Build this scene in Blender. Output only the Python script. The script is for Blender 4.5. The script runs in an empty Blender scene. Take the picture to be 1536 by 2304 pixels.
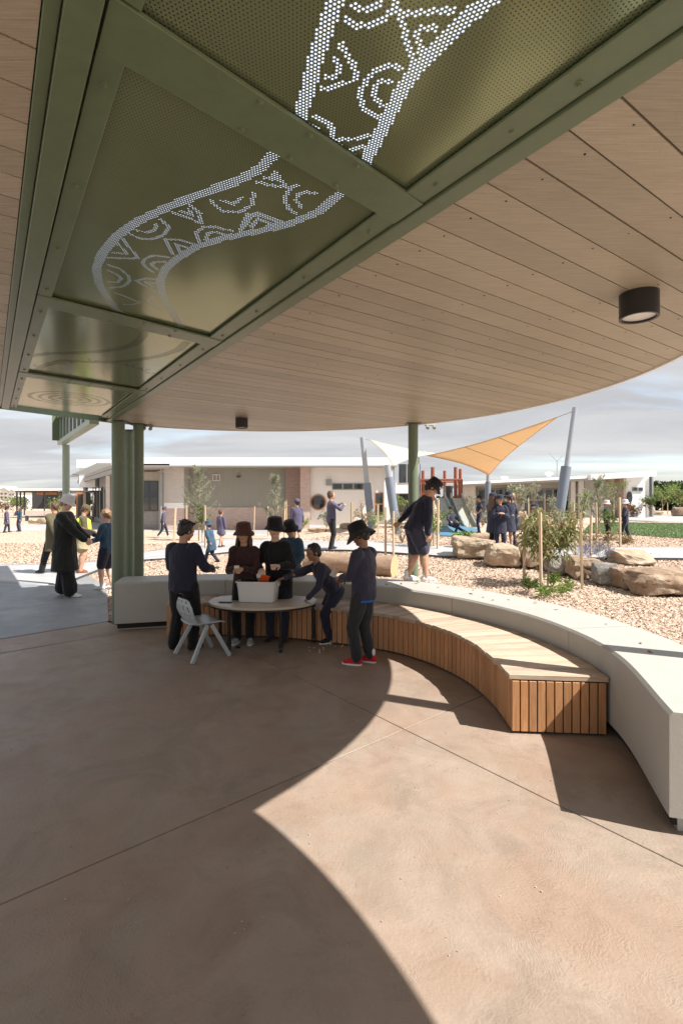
import bpy, bmesh, math, random
import numpy as np
from mathutils import Vector, Matrix, noise as mnoise
random.seed(7); np.random.seed(7)
scene = bpy.context.scene
COL = scene.collection
R = math.radians

# ---------------------------------------------------------------- camera, sky, sun, exposure
CH, F, CX, HY = 1.6, 1130.0, 768.0, 1128.0       # eye height, focal length in photo pixels, principal x, horizon y
cam = bpy.data.cameras.new('camera'); cam_o = bpy.data.objects.new('camera', cam); COL.objects.link(cam_o)
cam_o.location = (0, 0, CH); cam_o.rotation_euler = (R(90), 0, 0)
cam.sensor_fit = 'HORIZONTAL'; cam.sensor_width = 36; cam.lens = F / 1536 * 36; cam.shift_y = -24 / 1536
cam.clip_start = .05; cam.clip_end = 2000
scene.camera = cam_o
SUN_TO = Vector((.768, -.326, 1.0)).normalized()   # towards the sun
SUN_EL = math.asin(SUN_TO.z); SUN_AZ = math.atan2(SUN_TO.x, SUN_TO.y)
sun = bpy.data.lights.new('sun', 'SUN'); sun_o = bpy.data.objects.new('sun', sun); COL.objects.link(sun_o)
sun.energy = 3.7; sun.angle = R(.5); sun.color = (1, .96, .90)
sun_o.rotation_euler = SUN_TO.to_track_quat('Z', 'Y').to_euler(); sun_o.location = (8, -6, 12)
scene.view_settings.view_transform = 'Standard'; scene.view_settings.look = 'None'
scene.view_settings.gamma = 1; scene.view_settings.use_curve_mapping = False
scene.view_settings.exposure = 1.38
world = bpy.data.worlds.new('World'); scene.world = world; world.use_nodes = True
wn, wl = world.node_tree.nodes, world.node_tree.links
wn.clear()
wo = wn.new('ShaderNodeOutputWorld'); bg = wn.new('ShaderNodeBackground'); bg.inputs[1].default_value = .11
sky = wn.new('ShaderNodeTexSky'); sky.sky_type = 'NISHITA'; sky.sun_disc = False
sky.sun_elevation = SUN_EL; sky.sun_rotation = SUN_AZ; sky.dust_density = 1.5
tc = wn.new('ShaderNodeTexCoord'); sp = wn.new('ShaderNodeSeparateXYZ'); wl.new(tc.outputs['Generated'], sp.inputs[0])
def wmath(op, a, b=None, clamp=False):
    n = wn.new('ShaderNodeMath'); n.operation = op; n.use_clamp = clamp
    for i, v in enumerate((a, b)):
        if v is None: continue
        if isinstance(v, (int, float)): n.inputs[i].default_value = v
        else: wl.new(v, n.inputs[i])
    return n.outputs[0]
zz = wmath('ADD', wmath('MAXIMUM', sp.outputs[2], 0.0), .10)
cb = wn.new('ShaderNodeCombineXYZ')
wl.new(wmath('DIVIDE', sp.outputs[0], zz), cb.inputs[0]); wl.new(wmath('DIVIDE', sp.outputs[1], zz), cb.inputs[1])
def wnoise(scale, detail, rough, off, dist=0.0):
    mp = wn.new('ShaderNodeMapping'); mp.inputs['Location'].default_value = off; mp.inputs['Scale'].default_value = (.75, 1.25, 1)
    wl.new(cb.outputs[0], mp.inputs[0])
    n = wn.new('ShaderNodeTexNoise'); n.inputs['Scale'].default_value = scale; n.inputs['Detail'].default_value = detail
    n.inputs['Roughness'].default_value = rough; n.inputs['Distortion'].default_value = dist
    wl.new(mp.outputs[0], n.inputs[0]); return n.outputs[0]
cover = wn.new('ShaderNodeMapRange'); wl.new(wnoise(.42, 8, .55, (3.1, 1.7, 0), .4), cover.inputs[0])
cover.inputs[1].default_value = .25; cover.inputs[2].default_value = .47
ramp = wn.new('ShaderNodeValToRGB'); wl.new(wnoise(.55, 9, .58, (7.3, 4.4, 0), .5), ramp.inputs[0])
e = ramp.color_ramp.elements
e[0].position = .34; e[0].color = (1.98, 2.02, 2.13, 1); e[1].position = .64; e[1].color = (2.7, 2.7, 2.74, 1)
cm = wn.new('ShaderNodeMix'); cm.data_type = 'RGBA'
wl.new(cover.outputs[0], cm.inputs[0])
wl.new(sky.outputs[0], cm.inputs[6]); wl.new(ramp.outputs[0], cm.inputs[7])
wl.new(cm.outputs[2], bg.inputs[0]); wl.new(bg.outputs[0], wo.inputs[0])

# ---------------------------------------------------------------- placing
def sst(a, b, v):
    t = min(1, max(0, (v - a) / (b - a))); return t * t * (3 - 2 * t)
def gz(x, y):                                      # the gentle rise of the garden beyond the wall
    return .35 * sst(9.5, 16, y) * sst(-4, 1, x)
def P(px, py, z=None):                             # point of the photograph on the ground, or on a level z
    if z is not None:
        d = (CH - z) * F / (py - HY); return Vector(((px - CX) / F * d, d, z))
    z = 0.
    for i in range(30):
        d = (CH - z) * F / (py - HY); x = (px - CX) / F * d; z = z * .4 + gz(x, d) * .6
    return Vector((x, d, z))
def XD(px, d): return (px - CX) / F * d
def ZD(py, d): return CH - (py - HY) / F * d

# ---------------------------------------------------------------- materials
def _new(name):
    m = bpy.data.materials.new(name); m.use_nodes = True
    nt = m.node_tree; nt.nodes.clear()
    o = nt.nodes.new('ShaderNodeOutputMaterial'); b = nt.nodes.new('ShaderNodeBsdfPrincipled')
    nt.links.new(b.outputs[0], o.inputs[0]); return m, nt, b
class NT:
    def __init__(s, nt): s.nt = nt
    def node(s, t, **k):
        n = s.nt.nodes.new(t)
        for a, v in k.items(): setattr(n, a, v)
        return n
    def put(s, inp, v):
        if isinstance(v, bpy.types.NodeSocket): s.nt.links.new(v, inp)
        else: inp.default_value = v
    def math(s, op, a, b=0., c=0., clamp=False):
        n = s.node('ShaderNodeMath', operation=op, use_clamp=clamp)
        s.put(n.inputs[0], a); s.put(n.inputs[1], b); s.put(n.inputs[2], c); return n.outputs[0]
    def coord(s, kind='Object', scale=(1, 1, 1), rot=(0, 0, 0), loc=(0, 0, 0)):
        t = s.node('ShaderNodeTexCoord'); m = s.node('ShaderNodeMapping')
        s.nt.links.new(t.outputs[kind], m.inputs[0])
        m.inputs['Scale'].default_value = scale; m.inputs['Rotation'].default_value = rot; m.inputs['Location'].default_value = loc
        return m.outputs[0]
    def world(s, scale=(1, 1, 1), rot=(0, 0, 0)):
        t = s.node('ShaderNodeNewGeometry'); m = s.node('ShaderNodeMapping')
        s.nt.links.new(t.outputs['Position'], m.inputs[0]); m.inputs['Scale'].default_value = scale; m.inputs['Rotation'].default_value = rot
        return m.outputs[0]
    def noise(s, v, scale, detail=4, rough=.55, dist=0.):
        n = s.node('ShaderNodeTexNoise'); s.put(n.inputs['Vector'], v)
        n.inputs['Scale'].default_value = scale; n.inputs['Detail'].default_value = detail
        n.inputs['Roughness'].default_value = rough; n.inputs['Distortion'].default_value = dist
        return n.outputs[0]
    def voro(s, v, scale, out='Distance', feature='F1', rnd=1.):
        n = s.node('ShaderNodeTexVoronoi', feature=feature); s.put(n.inputs['Vector'], v)
        n.inputs['Scale'].default_value = scale; n.inputs['Randomness'].default_value = rnd; return n.outputs[out]
    def ramp(s, f, stops):
        n = s.node('ShaderNodeValToRGB'); s.put(n.inputs[0], f); el = n.color_ramp.elements
        while len(el) < len(stops): el.new(.5)
        for e_, (p, c) in zip(el, stops):
            e_.position = p; e_.color = (c, c, c, 1) if isinstance(c, (int, float)) else tuple(c) + (1,)
        return n.outputs[0]
    def mix(s, f, a, b, blend='MIX'):
        n = s.node('ShaderNodeMix', data_type='RGBA', blend_type=blend); s.put(n.inputs[0], f)
        for i, v in ((6, a), (7, b)): s.put(n.inputs[i], v if isinstance(v, bpy.types.NodeSocket) else ((v, v, v, 1) if isinstance(v, (int, float)) else tuple(v) + (1,)))
        return n.outputs[2]
    def bump(s, h, strength, dist):
        n = s.node('ShaderNodeBump'); s.put(n.inputs['Height'], h); n.inputs['Strength'].default_value = strength
        n.inputs['Distance'].default_value = dist; return n.outputs[0]
def M(name, col, rough=.6, var=.15, scale=6, bump=.0, bscale=40, metal=0., spec=.5, objvar=0., stretch=(1, 1, 1), kind='Object', dirt=0., coat=0.):
    m, nt, b = _new(name); n = NT(nt)
    v = n.coord(kind, scale=stretch)
    lo = tuple(c * (1 - var) for c in col); hi = tuple(min(1, c * (1 + var)) for c in col)
    c = n.mix(n.noise(v, scale, 5, .6), lo, hi)
    if objvar:
        oi = n.node('ShaderNodeObjectInfo')
        k = n.math('ADD', n.math('MULTIPLY', oi.outputs['Random'], objvar * 2), 1 - objvar)
        cc = n.node('ShaderNodeCombineColor')
        for i in range(3): n.put(cc.inputs[i], k)
        c = n.mix(1., c, cc.outputs[0], 'MULTIPLY')
    if dirt:
        d = n.ramp(n.noise(v, scale * 2.7, 7, .7, .6), [(.45, 0.), (.72, dirt)])
        c = n.mix(d, c, tuple(x * .45 for x in col))
    n.put(b.inputs['Base Color'], c); b.inputs['Roughness'].default_value = rough
    b.inputs['Metallic'].default_value = metal; b.inputs['Specular IOR Level'].default_value = spec
    if coat: b.inputs['Coat Weight'].default_value = coat
    if bump: n.put(b.inputs['Normal'], n.bump(n.noise(v, bscale, 4, .6), bump, .01))
    return m
def cloth(name, col, var=.22, sheen=.15):
    m, nt, b = _new(name); n = NT(nt); v = n.coord()
    c = n.mix(n.noise(v, 9, 4, .6), tuple(x * (1 - var) for x in col), tuple(x * (1 + var) for x in col))
    n.put(b.inputs['Base Color'], c); b.inputs['Roughness'].default_value = .85
    b.inputs['Specular IOR Level'].default_value = .25; b.inputs['Sheen Weight'].default_value = sheen
    f = n.noise(n.coord(scale=(1, 1, .55)), 13, 3, .5, 1.2)
    h = n.math('ADD', f, n.math('MULTIPLY', n.noise(v, 160, 2), .12))
    n.put(b.inputs['Normal'], n.bump(h, .8, .03)); return m

MT = {}
def floor_mat(name, c0, c1, fan=.6, spots=True):
    m, nt, b = _new(name); n = NT(nt); v = n.world()
    big = n.noise(v, .9, 5, .6, .6); mid = n.noise(v, 4.5, 6, .65, .4); fine = n.noise(v, 70, 3, .6)
    c = n.mix(n.ramp(big, [(.3, 0.), (.7, 1.)]), c0, c1)
    c = n.mix(n.ramp(mid, [(.35, .0), (.75, .32)]), c, tuple(x * 1.28 for x in c1))
    if spots:
        st = n.ramp(n.noise(v, 2.1, 8, .72, 1.0), [(.47, 0.), (.66, .50)])
        c = n.mix(st, c, tuple(x * .62 for x in c0))
        sp_ = n.ramp(n.voro(v, 6.5), [(.015, .5), (.035, 0.)])
        c = n.mix(sp_, c, tuple(x * 1.9 for x in c1))
    c = n.mix(n.math('MULTIPLY', n.ramp(n.noise(v, 1.6, 4, .6, .8), [(.45, 0.), (.62, 1.)]), .35), c, (c0[0] * 1.12, c0[1] * .92, c0[2] * .85))
    c = n.mix(n.math('MULTIPLY', n.ramp(n.noise(n.world(rot=(0, 0, 1)), 1.3, 5, .65, .8), [(.5, 0.), (.68, 1.)]), .35), c, (c0[0] * .92, c0[1] * 1.06, c0[2] * 1.14))
    c = n.mix(n.math('MULTIPLY', fine, .22), c, tuple(x * .55 for x in c0))
    n.put(b.inputs['Roughness'], n.ramp(mid, [(.3, .42), (.7, .66)]))
    b.inputs['Specular IOR Level'].default_value = .45
    # steel-trowelled, broomed fans: arcs round scattered centres
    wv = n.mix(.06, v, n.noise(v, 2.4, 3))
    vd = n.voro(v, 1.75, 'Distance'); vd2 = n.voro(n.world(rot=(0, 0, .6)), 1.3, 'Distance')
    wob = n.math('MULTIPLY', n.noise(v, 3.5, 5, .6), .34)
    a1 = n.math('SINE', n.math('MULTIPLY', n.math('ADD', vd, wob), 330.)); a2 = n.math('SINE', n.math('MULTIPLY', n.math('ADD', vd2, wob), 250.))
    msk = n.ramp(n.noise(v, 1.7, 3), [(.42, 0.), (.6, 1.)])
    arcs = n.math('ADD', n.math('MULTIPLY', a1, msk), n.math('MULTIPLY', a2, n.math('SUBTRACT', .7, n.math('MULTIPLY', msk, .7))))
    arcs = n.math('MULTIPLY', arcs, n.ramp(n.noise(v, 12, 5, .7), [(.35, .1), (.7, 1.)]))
    groove_shade = n.ramp(arcs, [(.30, 0.), (.62, 1.)]); c = n.mix(n.math('MULTIPLY', groove_shade, .42 * fan), c, tuple(x * .45 for x in c0)); n.put(b.inputs['Base Color'], c)  # shade of the broom grooves mixed into the colour along the arcs
    h = n.math('ADD', n.math('MULTIPLY', arcs, -.30 * fan), n.math('ADD', n.math('MULTIPLY', mid, 1.6), n.math('MULTIPLY', fine, .7)))
    n.put(b.inputs['Normal'], n.bump(h, .45, .006)); return m
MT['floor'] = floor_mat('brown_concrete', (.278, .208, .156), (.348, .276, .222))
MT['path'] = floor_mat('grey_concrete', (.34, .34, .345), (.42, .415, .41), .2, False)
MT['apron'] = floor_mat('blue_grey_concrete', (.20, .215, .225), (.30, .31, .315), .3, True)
MT['blue_pad'] = M('blue_softfall', (.06, .17, .26), .8, .3, 3)
MT['lawn'] = M('lawn', (.18, .245, .11), .9, .35, 3, .6, 60)
def mulch_mat(name, chip=False):
    m, nt, b = _new(name); n = NT(nt); v = n.world()
    if chip: f = n.voro(v, 38, 'Color')
    else: f = n.voro(v, 30, 'Color')
    sp_ = n.node('ShaderNodeSeparateColor'); n.put(sp_.inputs[0], f)
    c = n.ramp(sp_.outputs[0], [(0., (.15, .10, .07)), (.25, (.33, .22, .15)), (.6, (.55, .42, .32)), (1., (.72, .60, .49))])
    big = n.ramp(n.noise(v, .7, 5, .6), [(.3, .0), (.75, .45)])
    c = n.mix(big, c, (.56, .425, .345) if not chip else (.49, .365, .29))
    n.put(b.inputs['Base Color'], c); b.inputs['Roughness'].default_value = .9; b.inputs['Specular IOR Level'].default_value = .2
    if not chip: n.put(b.inputs['Normal'], n.bump(n.voro(v, 30), .8, .03))
    return m
MT['mulch'] = mulch_mat('wood_mulch'); MT['chip'] = mulch_mat('wood_chip', True)
MT['concrete'] = M('cast_concrete', (.40, .39, .355), .55, .08, 2, .12, 60, dirt=.10, kind='Object')
MT['board'] = None
def board_mat():
    m, nt, b = _new('fibre_cement_board'); n = NT(nt); v = n.world()
    oi = n.node('ShaderNodeObjectInfo')
    c = n.mix(n.noise(n.world(scale=(1, 1, 1)), 2.2, 6, .65, .8), (.345, .300, .230), (.46, .405, .312))
    str_ = n.noise(n.world(rot=(0, 0, -R(35.2)), scale=(2, 60, 1)), 3, 4, .6)
    c = n.mix(n.math('MULTIPLY', n.ramp(str_, [(.38, 0.), (.66, 1.)]), .62), c, (.25, .205, .15))
    k = n.math('ADD', n.math('MULTIPLY', oi.outputs['Random'], .22), .88)
    cc = n.node('ShaderNodeCombineColor')
    for i in range(3): n.put(cc.inputs[i], k)
    c = n.mix(1., c, cc.outputs[0], 'MULTIPLY')
    sp_ = n.ramp(n.noise(v, 85, 3, .7), [(.62, 0.), (.74, .55)])
    c = n.mix(sp_, c, (.10, .08, .06))
    n.put(b.inputs['Base Color'], c); b.inputs['Roughness'].default_value = .42; b.inputs['Specular IOR Level'].default_value = .5
    n.put(b.inputs['Normal'], n.bump(n.math('ADD', str_, n.noise(v, 30, 4)), .12, .004)); return m
MT['board'] = board_mat()
MT['roof_sheet'] = M('roof_sheet', (.5, .5, .48), .5, .05)
MT['green'] = M('green_painted_steel', (.120, .160, .092), .34, .12, 5, .05, 30, dirt=.25, spec=.5)
MT['green_col'] = M('green_column_paint', (.135, .175, .115), .38, .10, 4, .03, 30, dirt=.15)
MT['green_light'] = M('pale_green_paint', (.30, .36, .28), .4, .08, 4)
LP = .0105; LR = LP * .866
def perf_mat():
    m, nt, b = _new('perforated_olive_metal'); n = NT(nt)
    t = n.node('ShaderNodeTexCoord'); s = n.node('ShaderNodeSeparateXYZ'); n.put(s.inputs[0], t.outputs['Object'])
    sy = n.math('DIVIDE', s.outputs[1], LR); row = n.math('FLOOR', sy)
    x = n.math('ADD', n.math('DIVIDE', s.outputs[0], LP), n.math('MULTIPLY', n.math('MODULO', n.math('ABSOLUTE', row), 2.), .5))
    fx = n.math('SUBTRACT', n.math('FRACT', x), .5); fy = n.math('MULTIPLY', n.math('SUBTRACT', n.math('FRACT', sy), .5), .866)
    d = n.math('SQRT', n.math('ADD', n.math('MULTIPLY', fx, fx), n.math('MULTIPLY', fy, fy)))
    dot = n.ramp(d, [(.17, 1.), (.24, 0.)])
    base = n.mix(n.noise(t.outputs['Object'], 3, 4), (.225, .275, .155), (.285, .335, .20))
    c = n.mix(dot, base, (.022, .020, .010))
    n.put(b.inputs['Base Color'], c); n.put(b.inputs['Roughness'], n.math('ADD', n.math('MULTIPLY', dot, .4), .15))
    b.inputs['Metallic'].default_value = .5; b.inputs['Specular IOR Level'].default_value = .6
    return m
MT['perf'] = perf_mat()
def translucent():
    m = bpy.data.materials.new('translucent_sheet'); m.use_nodes = True; nt = m.node_tree; nt.nodes.clear()
    o = nt.nodes.new('ShaderNodeOutputMaterial'); t = nt.nodes.new('ShaderNodeBsdfTranslucent'); t.inputs[0].default_value = (.78, .83, .92, 1)
    d = nt.nodes.new('ShaderNodeBsdfDiffuse'); d.inputs[0].default_value = (.6, .6, .6, 1); mx = nt.nodes.new('ShaderNodeMixShader'); mx.inputs[0].default_value = .25
    nt.links.new(t.outputs[0], mx.inputs[1]); nt.links.new(d.outputs[0], mx.inputs[2]); nt.links.new(mx.outputs[0], o.inputs[0]); return m
MT['translucent'] = translucent()
def wood(name, c0, c1, objvar, axis='z', rough=.5, kind='Object'):
    m, nt, b = _new(name); n = NT(nt)
    sc = {'z': (14, 14, .9), 'x': (.9, 14, 14), 'y': (14, .9, 14)}[axis]
    oi = n.node('ShaderNodeObjectInfo'); t = n.node('ShaderNodeTexCoord'); mp = n.node('ShaderNodeMapping')
    n.put(mp.inputs[0], t.outputs[kind]); mp.inputs['Scale'].default_value = sc
    off = n.node('ShaderNodeCombineXYZ'); n.put(off.inputs[0], n.math('MULTIPLY', oi.outputs['Random'], 37.)); n.put(off.inputs[2], n.math('MULTIPLY', oi.outputs['Random'], 11.))
    n.put(mp.inputs['Location'], off.outputs[0])
    g = n.noise(mp.outputs[0], 3.2, 6, .62, 1.6)
    c = n.mix(n.ramp(g, [(.3, 0.), (.7, 1.)]), c0, c1)
    k = n.math('ADD', n.math('MULTIPLY', oi.outputs['Random'], objvar * 2), 1 - objvar)
    cc = n.node('ShaderNodeCombineColor'); n.put(cc.inputs[0], k); n.put(cc.inputs[1], k); n.put(cc.inputs[2], k)
    c = n.mix(1., c, cc.outputs[0], 'MULTIPLY')
    n.put(b.inputs['Base Color'], c); b.inputs['Roughness'].default_value = rough
    n.put(b.inputs['Normal'], n.bump(g, .25, .004)); return m
MT['cedar'] = wood('cedar_batten', (.36, .165, .070), (.55, .29, .135), .15)
MT['deck'] = wood('weathered_deck_board', (.33, .235, .165), (.52, .41, .31), .24, 'x', .6)
MT['stake'] = wood('stake_timber', (.42, .31, .20), (.60, .46, .31), .15)
MT['redwood'] = wood('red_stained_timber', (.22, .055, .025), (.34, .10, .05), .15)
MT['log'] = wood('weathered_log', (.19, .115, .075), (.42, .30, .21), .1, 'x', .8)
MT['log_end'] = M('log_end_grain', (.45, .34, .19), .8, .3, 20)
MT['laminate'] = M('beige_laminate', (.50, .43, .35), .38, .06, 9)
MT['black'] = M('black_paint', (.012, .012, .014), .35, .1)
MT['black_rubber'] = M('black_rubber', (.02, .02, .02), .7, .1)
MT['dark_gap'] = M('dark_gap', (.02, .016, .013), .9, .1)
MT['white_plastic'] = M('white_plastic', (.66, .66, .65), .35, .03)
MT['chair'] = M('grey_plastic', (.38, .42, .43), .38, .05)
MT['lens'] = M('opal_lens', (.75, .75, .72), .3, .02)
MT['white_wall'] = M('white_render', (.84, .84, .83), .8, .03, .5)
MT['white_roof'] = M('white_roof_metal', (.80, .80, .79), .4, .03, .5)
MT['grey_wall'] = M('grey_rendered_wall', (.33, .33, .32), .8, .06, .6)
MT['clad'] = M('taupe_cladding', (.37, .36, .315), .7, .08, .6)
MT['trim'] = M('grey_trim', (.30, .31, .30), .5, .05)
MT['eave'] = M('eave_lining', (.42, .40, .37), .7, .05)
MT['dark'] = M('dark_metal', (.05, .052, .055), .4, .1)
MT['pole_grey'] = M('grey_pole_metal', (.36, .39, .44), .35, .06, metal=.3)
MT['sleeve'] = M('blue_grey_pole_padding', (.17, .205, .26), .55, .08)
MT['steel'] = M('brushed_slide_steel', (.36, .41, .39), .35, .08, 3, metal=.35)
MT['leafgreen'] = None
def brick_mat(name, c1, c2, mortar):
    m, nt, b = _new(name); n = NT(nt)
    t = n.node('ShaderNodeNewGeometry'); s = n.node('ShaderNodeSeparateXYZ'); n.put(s.inputs[0], t.outputs['Position'])
    cb_ = n.node('ShaderNodeCombineXYZ'); n.put(cb_.inputs[0], n.math('ADD', s.outputs[0], s.outputs[1])); n.put(cb_.inputs[1], s.outputs[2])
    br = n.node('ShaderNodeTexBrick'); n.put(br.inputs['Vector'], cb_.outputs[0])
    br.inputs['Color1'].default_value = c1 + (1,); br.inputs['Color2'].default_value = c2 + (1,); br.inputs['Mortar'].default_value = mortar + (1,)
    br.inputs['Scale'].default_value = 1.; br.inputs['Brick Width'].default_value = .24; br.inputs['Row Height'].default_value = .086; br.inputs['Mortar Size'].default_value = .01
    n.put(b.inputs['Base Color'], br.outputs[0]); b.inputs['Roughness'].default_value = .85; return m
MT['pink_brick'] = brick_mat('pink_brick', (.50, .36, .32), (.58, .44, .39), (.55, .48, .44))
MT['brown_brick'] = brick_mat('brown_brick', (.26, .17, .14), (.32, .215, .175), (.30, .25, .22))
MT['pale_brick'] = brick_mat('pale_brick', (.50, .47, .43), (.56, .53, .50), (.50, .49, .47))
MT['grey_brick'] = brick_mat('grey_brick', (.24, .235, .23), (.29, .28, .275), (.30, .30, .29))
def glass_mat():
    m, nt, b = _new('window_glass'); n = NT(nt)
    b.inputs['Base Color'].default_value = (.03, .037, .04, 1); b.inputs['Roughness'].default_value = .04; b.inputs['Specular IOR Level'].default_value = .9
    return m
MT['glass'] = glass_mat()
def sail_mat(name, col):
    m = bpy.data.materials.new(name); m.use_nodes = True; nt = m.node_tree; nt.nodes.clear(); n = NT(nt)
    o = n.node('ShaderNodeOutputMaterial'); t = n.node('ShaderNodeBsdfTranslucent'); d = n.node('ShaderNodeBsdfDiffuse')
    c = n.mix(n.noise(n.coord(), 1.2, 3), tuple(x * .92 for x in col), col)
    n.put(t.inputs[0], c); n.put(d.inputs[0], c); mx = n.node('ShaderNodeMixShader'); mx.inputs[0].default_value = .45
    nt.links.new(t.outputs[0], mx.inputs[1]); nt.links.new(d.outputs[0], mx.inputs[2]); nt.links.new(mx.outputs[0], o.inputs[0]); return m
MT['sail_orange'] = sail_mat('orange_shade_cloth', (.78, .61, .42)); MT['sail_white'] = sail_mat('cream_shade_cloth', (.78, .74, .64))
def leaf_mat(name, cols, objvar=0):
    m, nt, b = _new(name); n = NT(nt); v = n.world()
    sp_ = n.node('ShaderNodeSeparateColor'); n.put(sp_.inputs[0], n.voro(v, 14, 'Color'))
    st = [(i / (len(cols) - 1), c) for i, c in enumerate(cols)]
    n.put(b.inputs['Base Color'], n.ramp(sp_.outputs[0], st)); b.inputs['Roughness'].default_value = .5
    tr = n.node('ShaderNodeBsdfTranslucent'); n.put(tr.inputs[0], n.ramp(sp_.outputs[0], st)); mx = n.node('ShaderNodeMixShader'); mx.inputs[0].default_value = .3
    o = [q for q in nt.nodes if q.type == 'OUTPUT_MATERIAL'][0]
    nt.links.new(b.outputs[0], mx.inputs[1]); nt.links.new(tr.outputs[0], mx.inputs[2]); nt.links.new(mx.outputs[0], o.inputs[0]); return m
MT['gum_leaf'] = leaf_mat('gum_leaf', [(.12, .15, .05), (.25, .28, .10), (.40, .40, .19), (.42, .28, .15)])
MT['leaf'] = leaf_mat('shrub_leaf', [(.05, .08, .02), (.11, .16, .04), (.19, .24, .07)])
MT['lime_leaf'] = leaf_mat('lime_leaf', [(.09, .17, .03), (.20, .30, .06), (.30, .38, .10)])
MT['silver_leaf'] = leaf_mat('silver_leaf', [(.16, .18, .11), (.28, .30, .20), (.42, .42, .30)])
MT['dark_leaf'] = leaf_mat('dark_leaf', [(.025, .045, .018), (.05, .08, .03), (.08, .11, .05)])
MT['red_leaf'] = leaf_mat('red_leaf', [(.16, .06, .04), (.25, .10, .05), (.16, .16, .06)])
MT['lilac_leaf'] = leaf_mat('lilac_leaf', [(.20, .18, .27), (.30, .27, .38), (.25, .28, .22)])
MT['dry_leaf'] = leaf_mat('dry_leaf', [(.22, .13, .07), (.34, .24, .12), (.28, .26, .12)])
MT['bark'] = M('bark', (.20, .15, .11), .9, .3, 12, .5, 30)
def rock_mat(name, a, b_, c_):
    m, nt, b = _new(name); n = NT(nt); v = n.coord()
    k = n.noise(v, 1.6, 8, .62, .7); c = n.ramp(k, [(.3, a), (.5, b_), (.72, c_)])
    c = n.mix(n.ramp(n.noise(v, 8, 6, .7, 1.), [(.52, 0.), (.68, .6)]), c, tuple(x * .45 for x in a))
    n.put(b.inputs['Base Color'], c); b.inputs['Roughness'].default_value = .9; b.inputs['Specular IOR Level'].default_value = .25
    n.put(b.inputs['Normal'], n.bump(n.math('ADD', n.noise(v, 6, 8, .65), n.voro(v, 5)), .7, .05)); return m
MT['rock_tan'] = rock_mat('tan_sandstone', (.28, .20, .13), (.38, .30, .215), (.49, .43, .35))
MT['rock_grey'] = rock_mat('grey_rock', (.13, .13, .125), (.27, .25, .225), (.42, .37, .31))
MT['rock_brown'] = rock_mat('brown_rock', (.17, .105, .07), (.31, .225, .155), (.47, .41, .33))
SK = {'a': M('skin_tan', (.48, .27, .18), .55, .06, 20), 'b': M('skin_fair', (.62, .40, .30), .55, .06, 20), 'c': M('skin_brown', (.30, .155, .09), .55, .06, 20)}
CL = {'navy': cloth('navy_cloth', (.022, .024, .045)), 'navy2': cloth('navy_fleece', (.036, .036, .062)), 'black': cloth('black_cloth', (.011, .011, .013)),
      'charcoal': cloth('charcoal_cloth', (.028, .028, .032)), 'maroon': cloth('dark_maroon_cloth', (.045, .020, .020)), 'blue': cloth('blue_cloth', (.035, .075, .125)),
      'bright': cloth('bright_blue_cloth', (.01, .13, .50)), 'purple': cloth('purple_grey_cloth', (.085, .075, .125)), 'brownhat': cloth('brown_hat_cloth', (.075, .030, .022)),
      'hatwhite': cloth('pale_hat_cloth', (.55, .54, .55)), 'pinkhat': cloth('pink_white_hat_cloth', (.70, .55, .54)), 'olive': cloth('olive_coat_cloth', (.10, .085, .045)),
      'hivis': cloth('hi_vis_cloth', (.55, .75, .06)), 'khaki': cloth('khaki_cloth', (.32, .27, .16)), 'black2': cloth('black_coat_cloth', (.014, .016, .014)),
      'grey': cloth('grey_cloth', (.20, .18, .17)), 'greenblack': cloth('dark_green_cloth', (.02, .04, .025)), 'red': cloth('red_shoe_cloth', (.55, .02, .025), .1),
      'shoegrey': cloth('grey_shoe_cloth', (.33, .34, .33), .1), 'shoewhite': cloth('white_shoe_leather', (.72, .72, .72), .05), 'shoeblack': cloth('black_shoe_leather', (.015, .015, .016), .1),
      'sock': cloth('white_sock', (.7, .7, .7), .05), 'boot': cloth('brown_boot_leather', (.20, .075, .03), .2)}
MT['hair_black'] = M('black_hair', (.012, .010, .009), .45, .4, 60, .6, 120, stretch=(1, 1, .2)); MT['hair_brown'] = M('brown_hair', (.09, .045, .022), .45, .4, 60, .6, 120, stretch=(1, 1, .2))
MT['hair_fair'] = M('fair_brown_hair', (.22, .13, .07), .45, .4, 60, .6, 120, stretch=(1, 1, .2))
MT['eye'] = M('dark_eye', (.01, .008, .006), .2, .1); MT['lip'] = M('lip', (.36, .15, .12), .5, .1)
MT['white_paint'] = M('white_paint', (.75, .75, .75), .5, .03); MT['orange_print'] = M('orange_packet', (.75, .10, .02), .35, .3, 30)
MT['card'] = M('card_white', (.7, .68, .62), .5, .05); MT['board_brown'] = M('clipboard_brown', (.13, .085, .05), .5, .1); MT['amber'] = M('amber_glow_and_sign', (.50, .22, .09), .6, .2)  # amber: entrance light put into the colour, also the sign band

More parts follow.
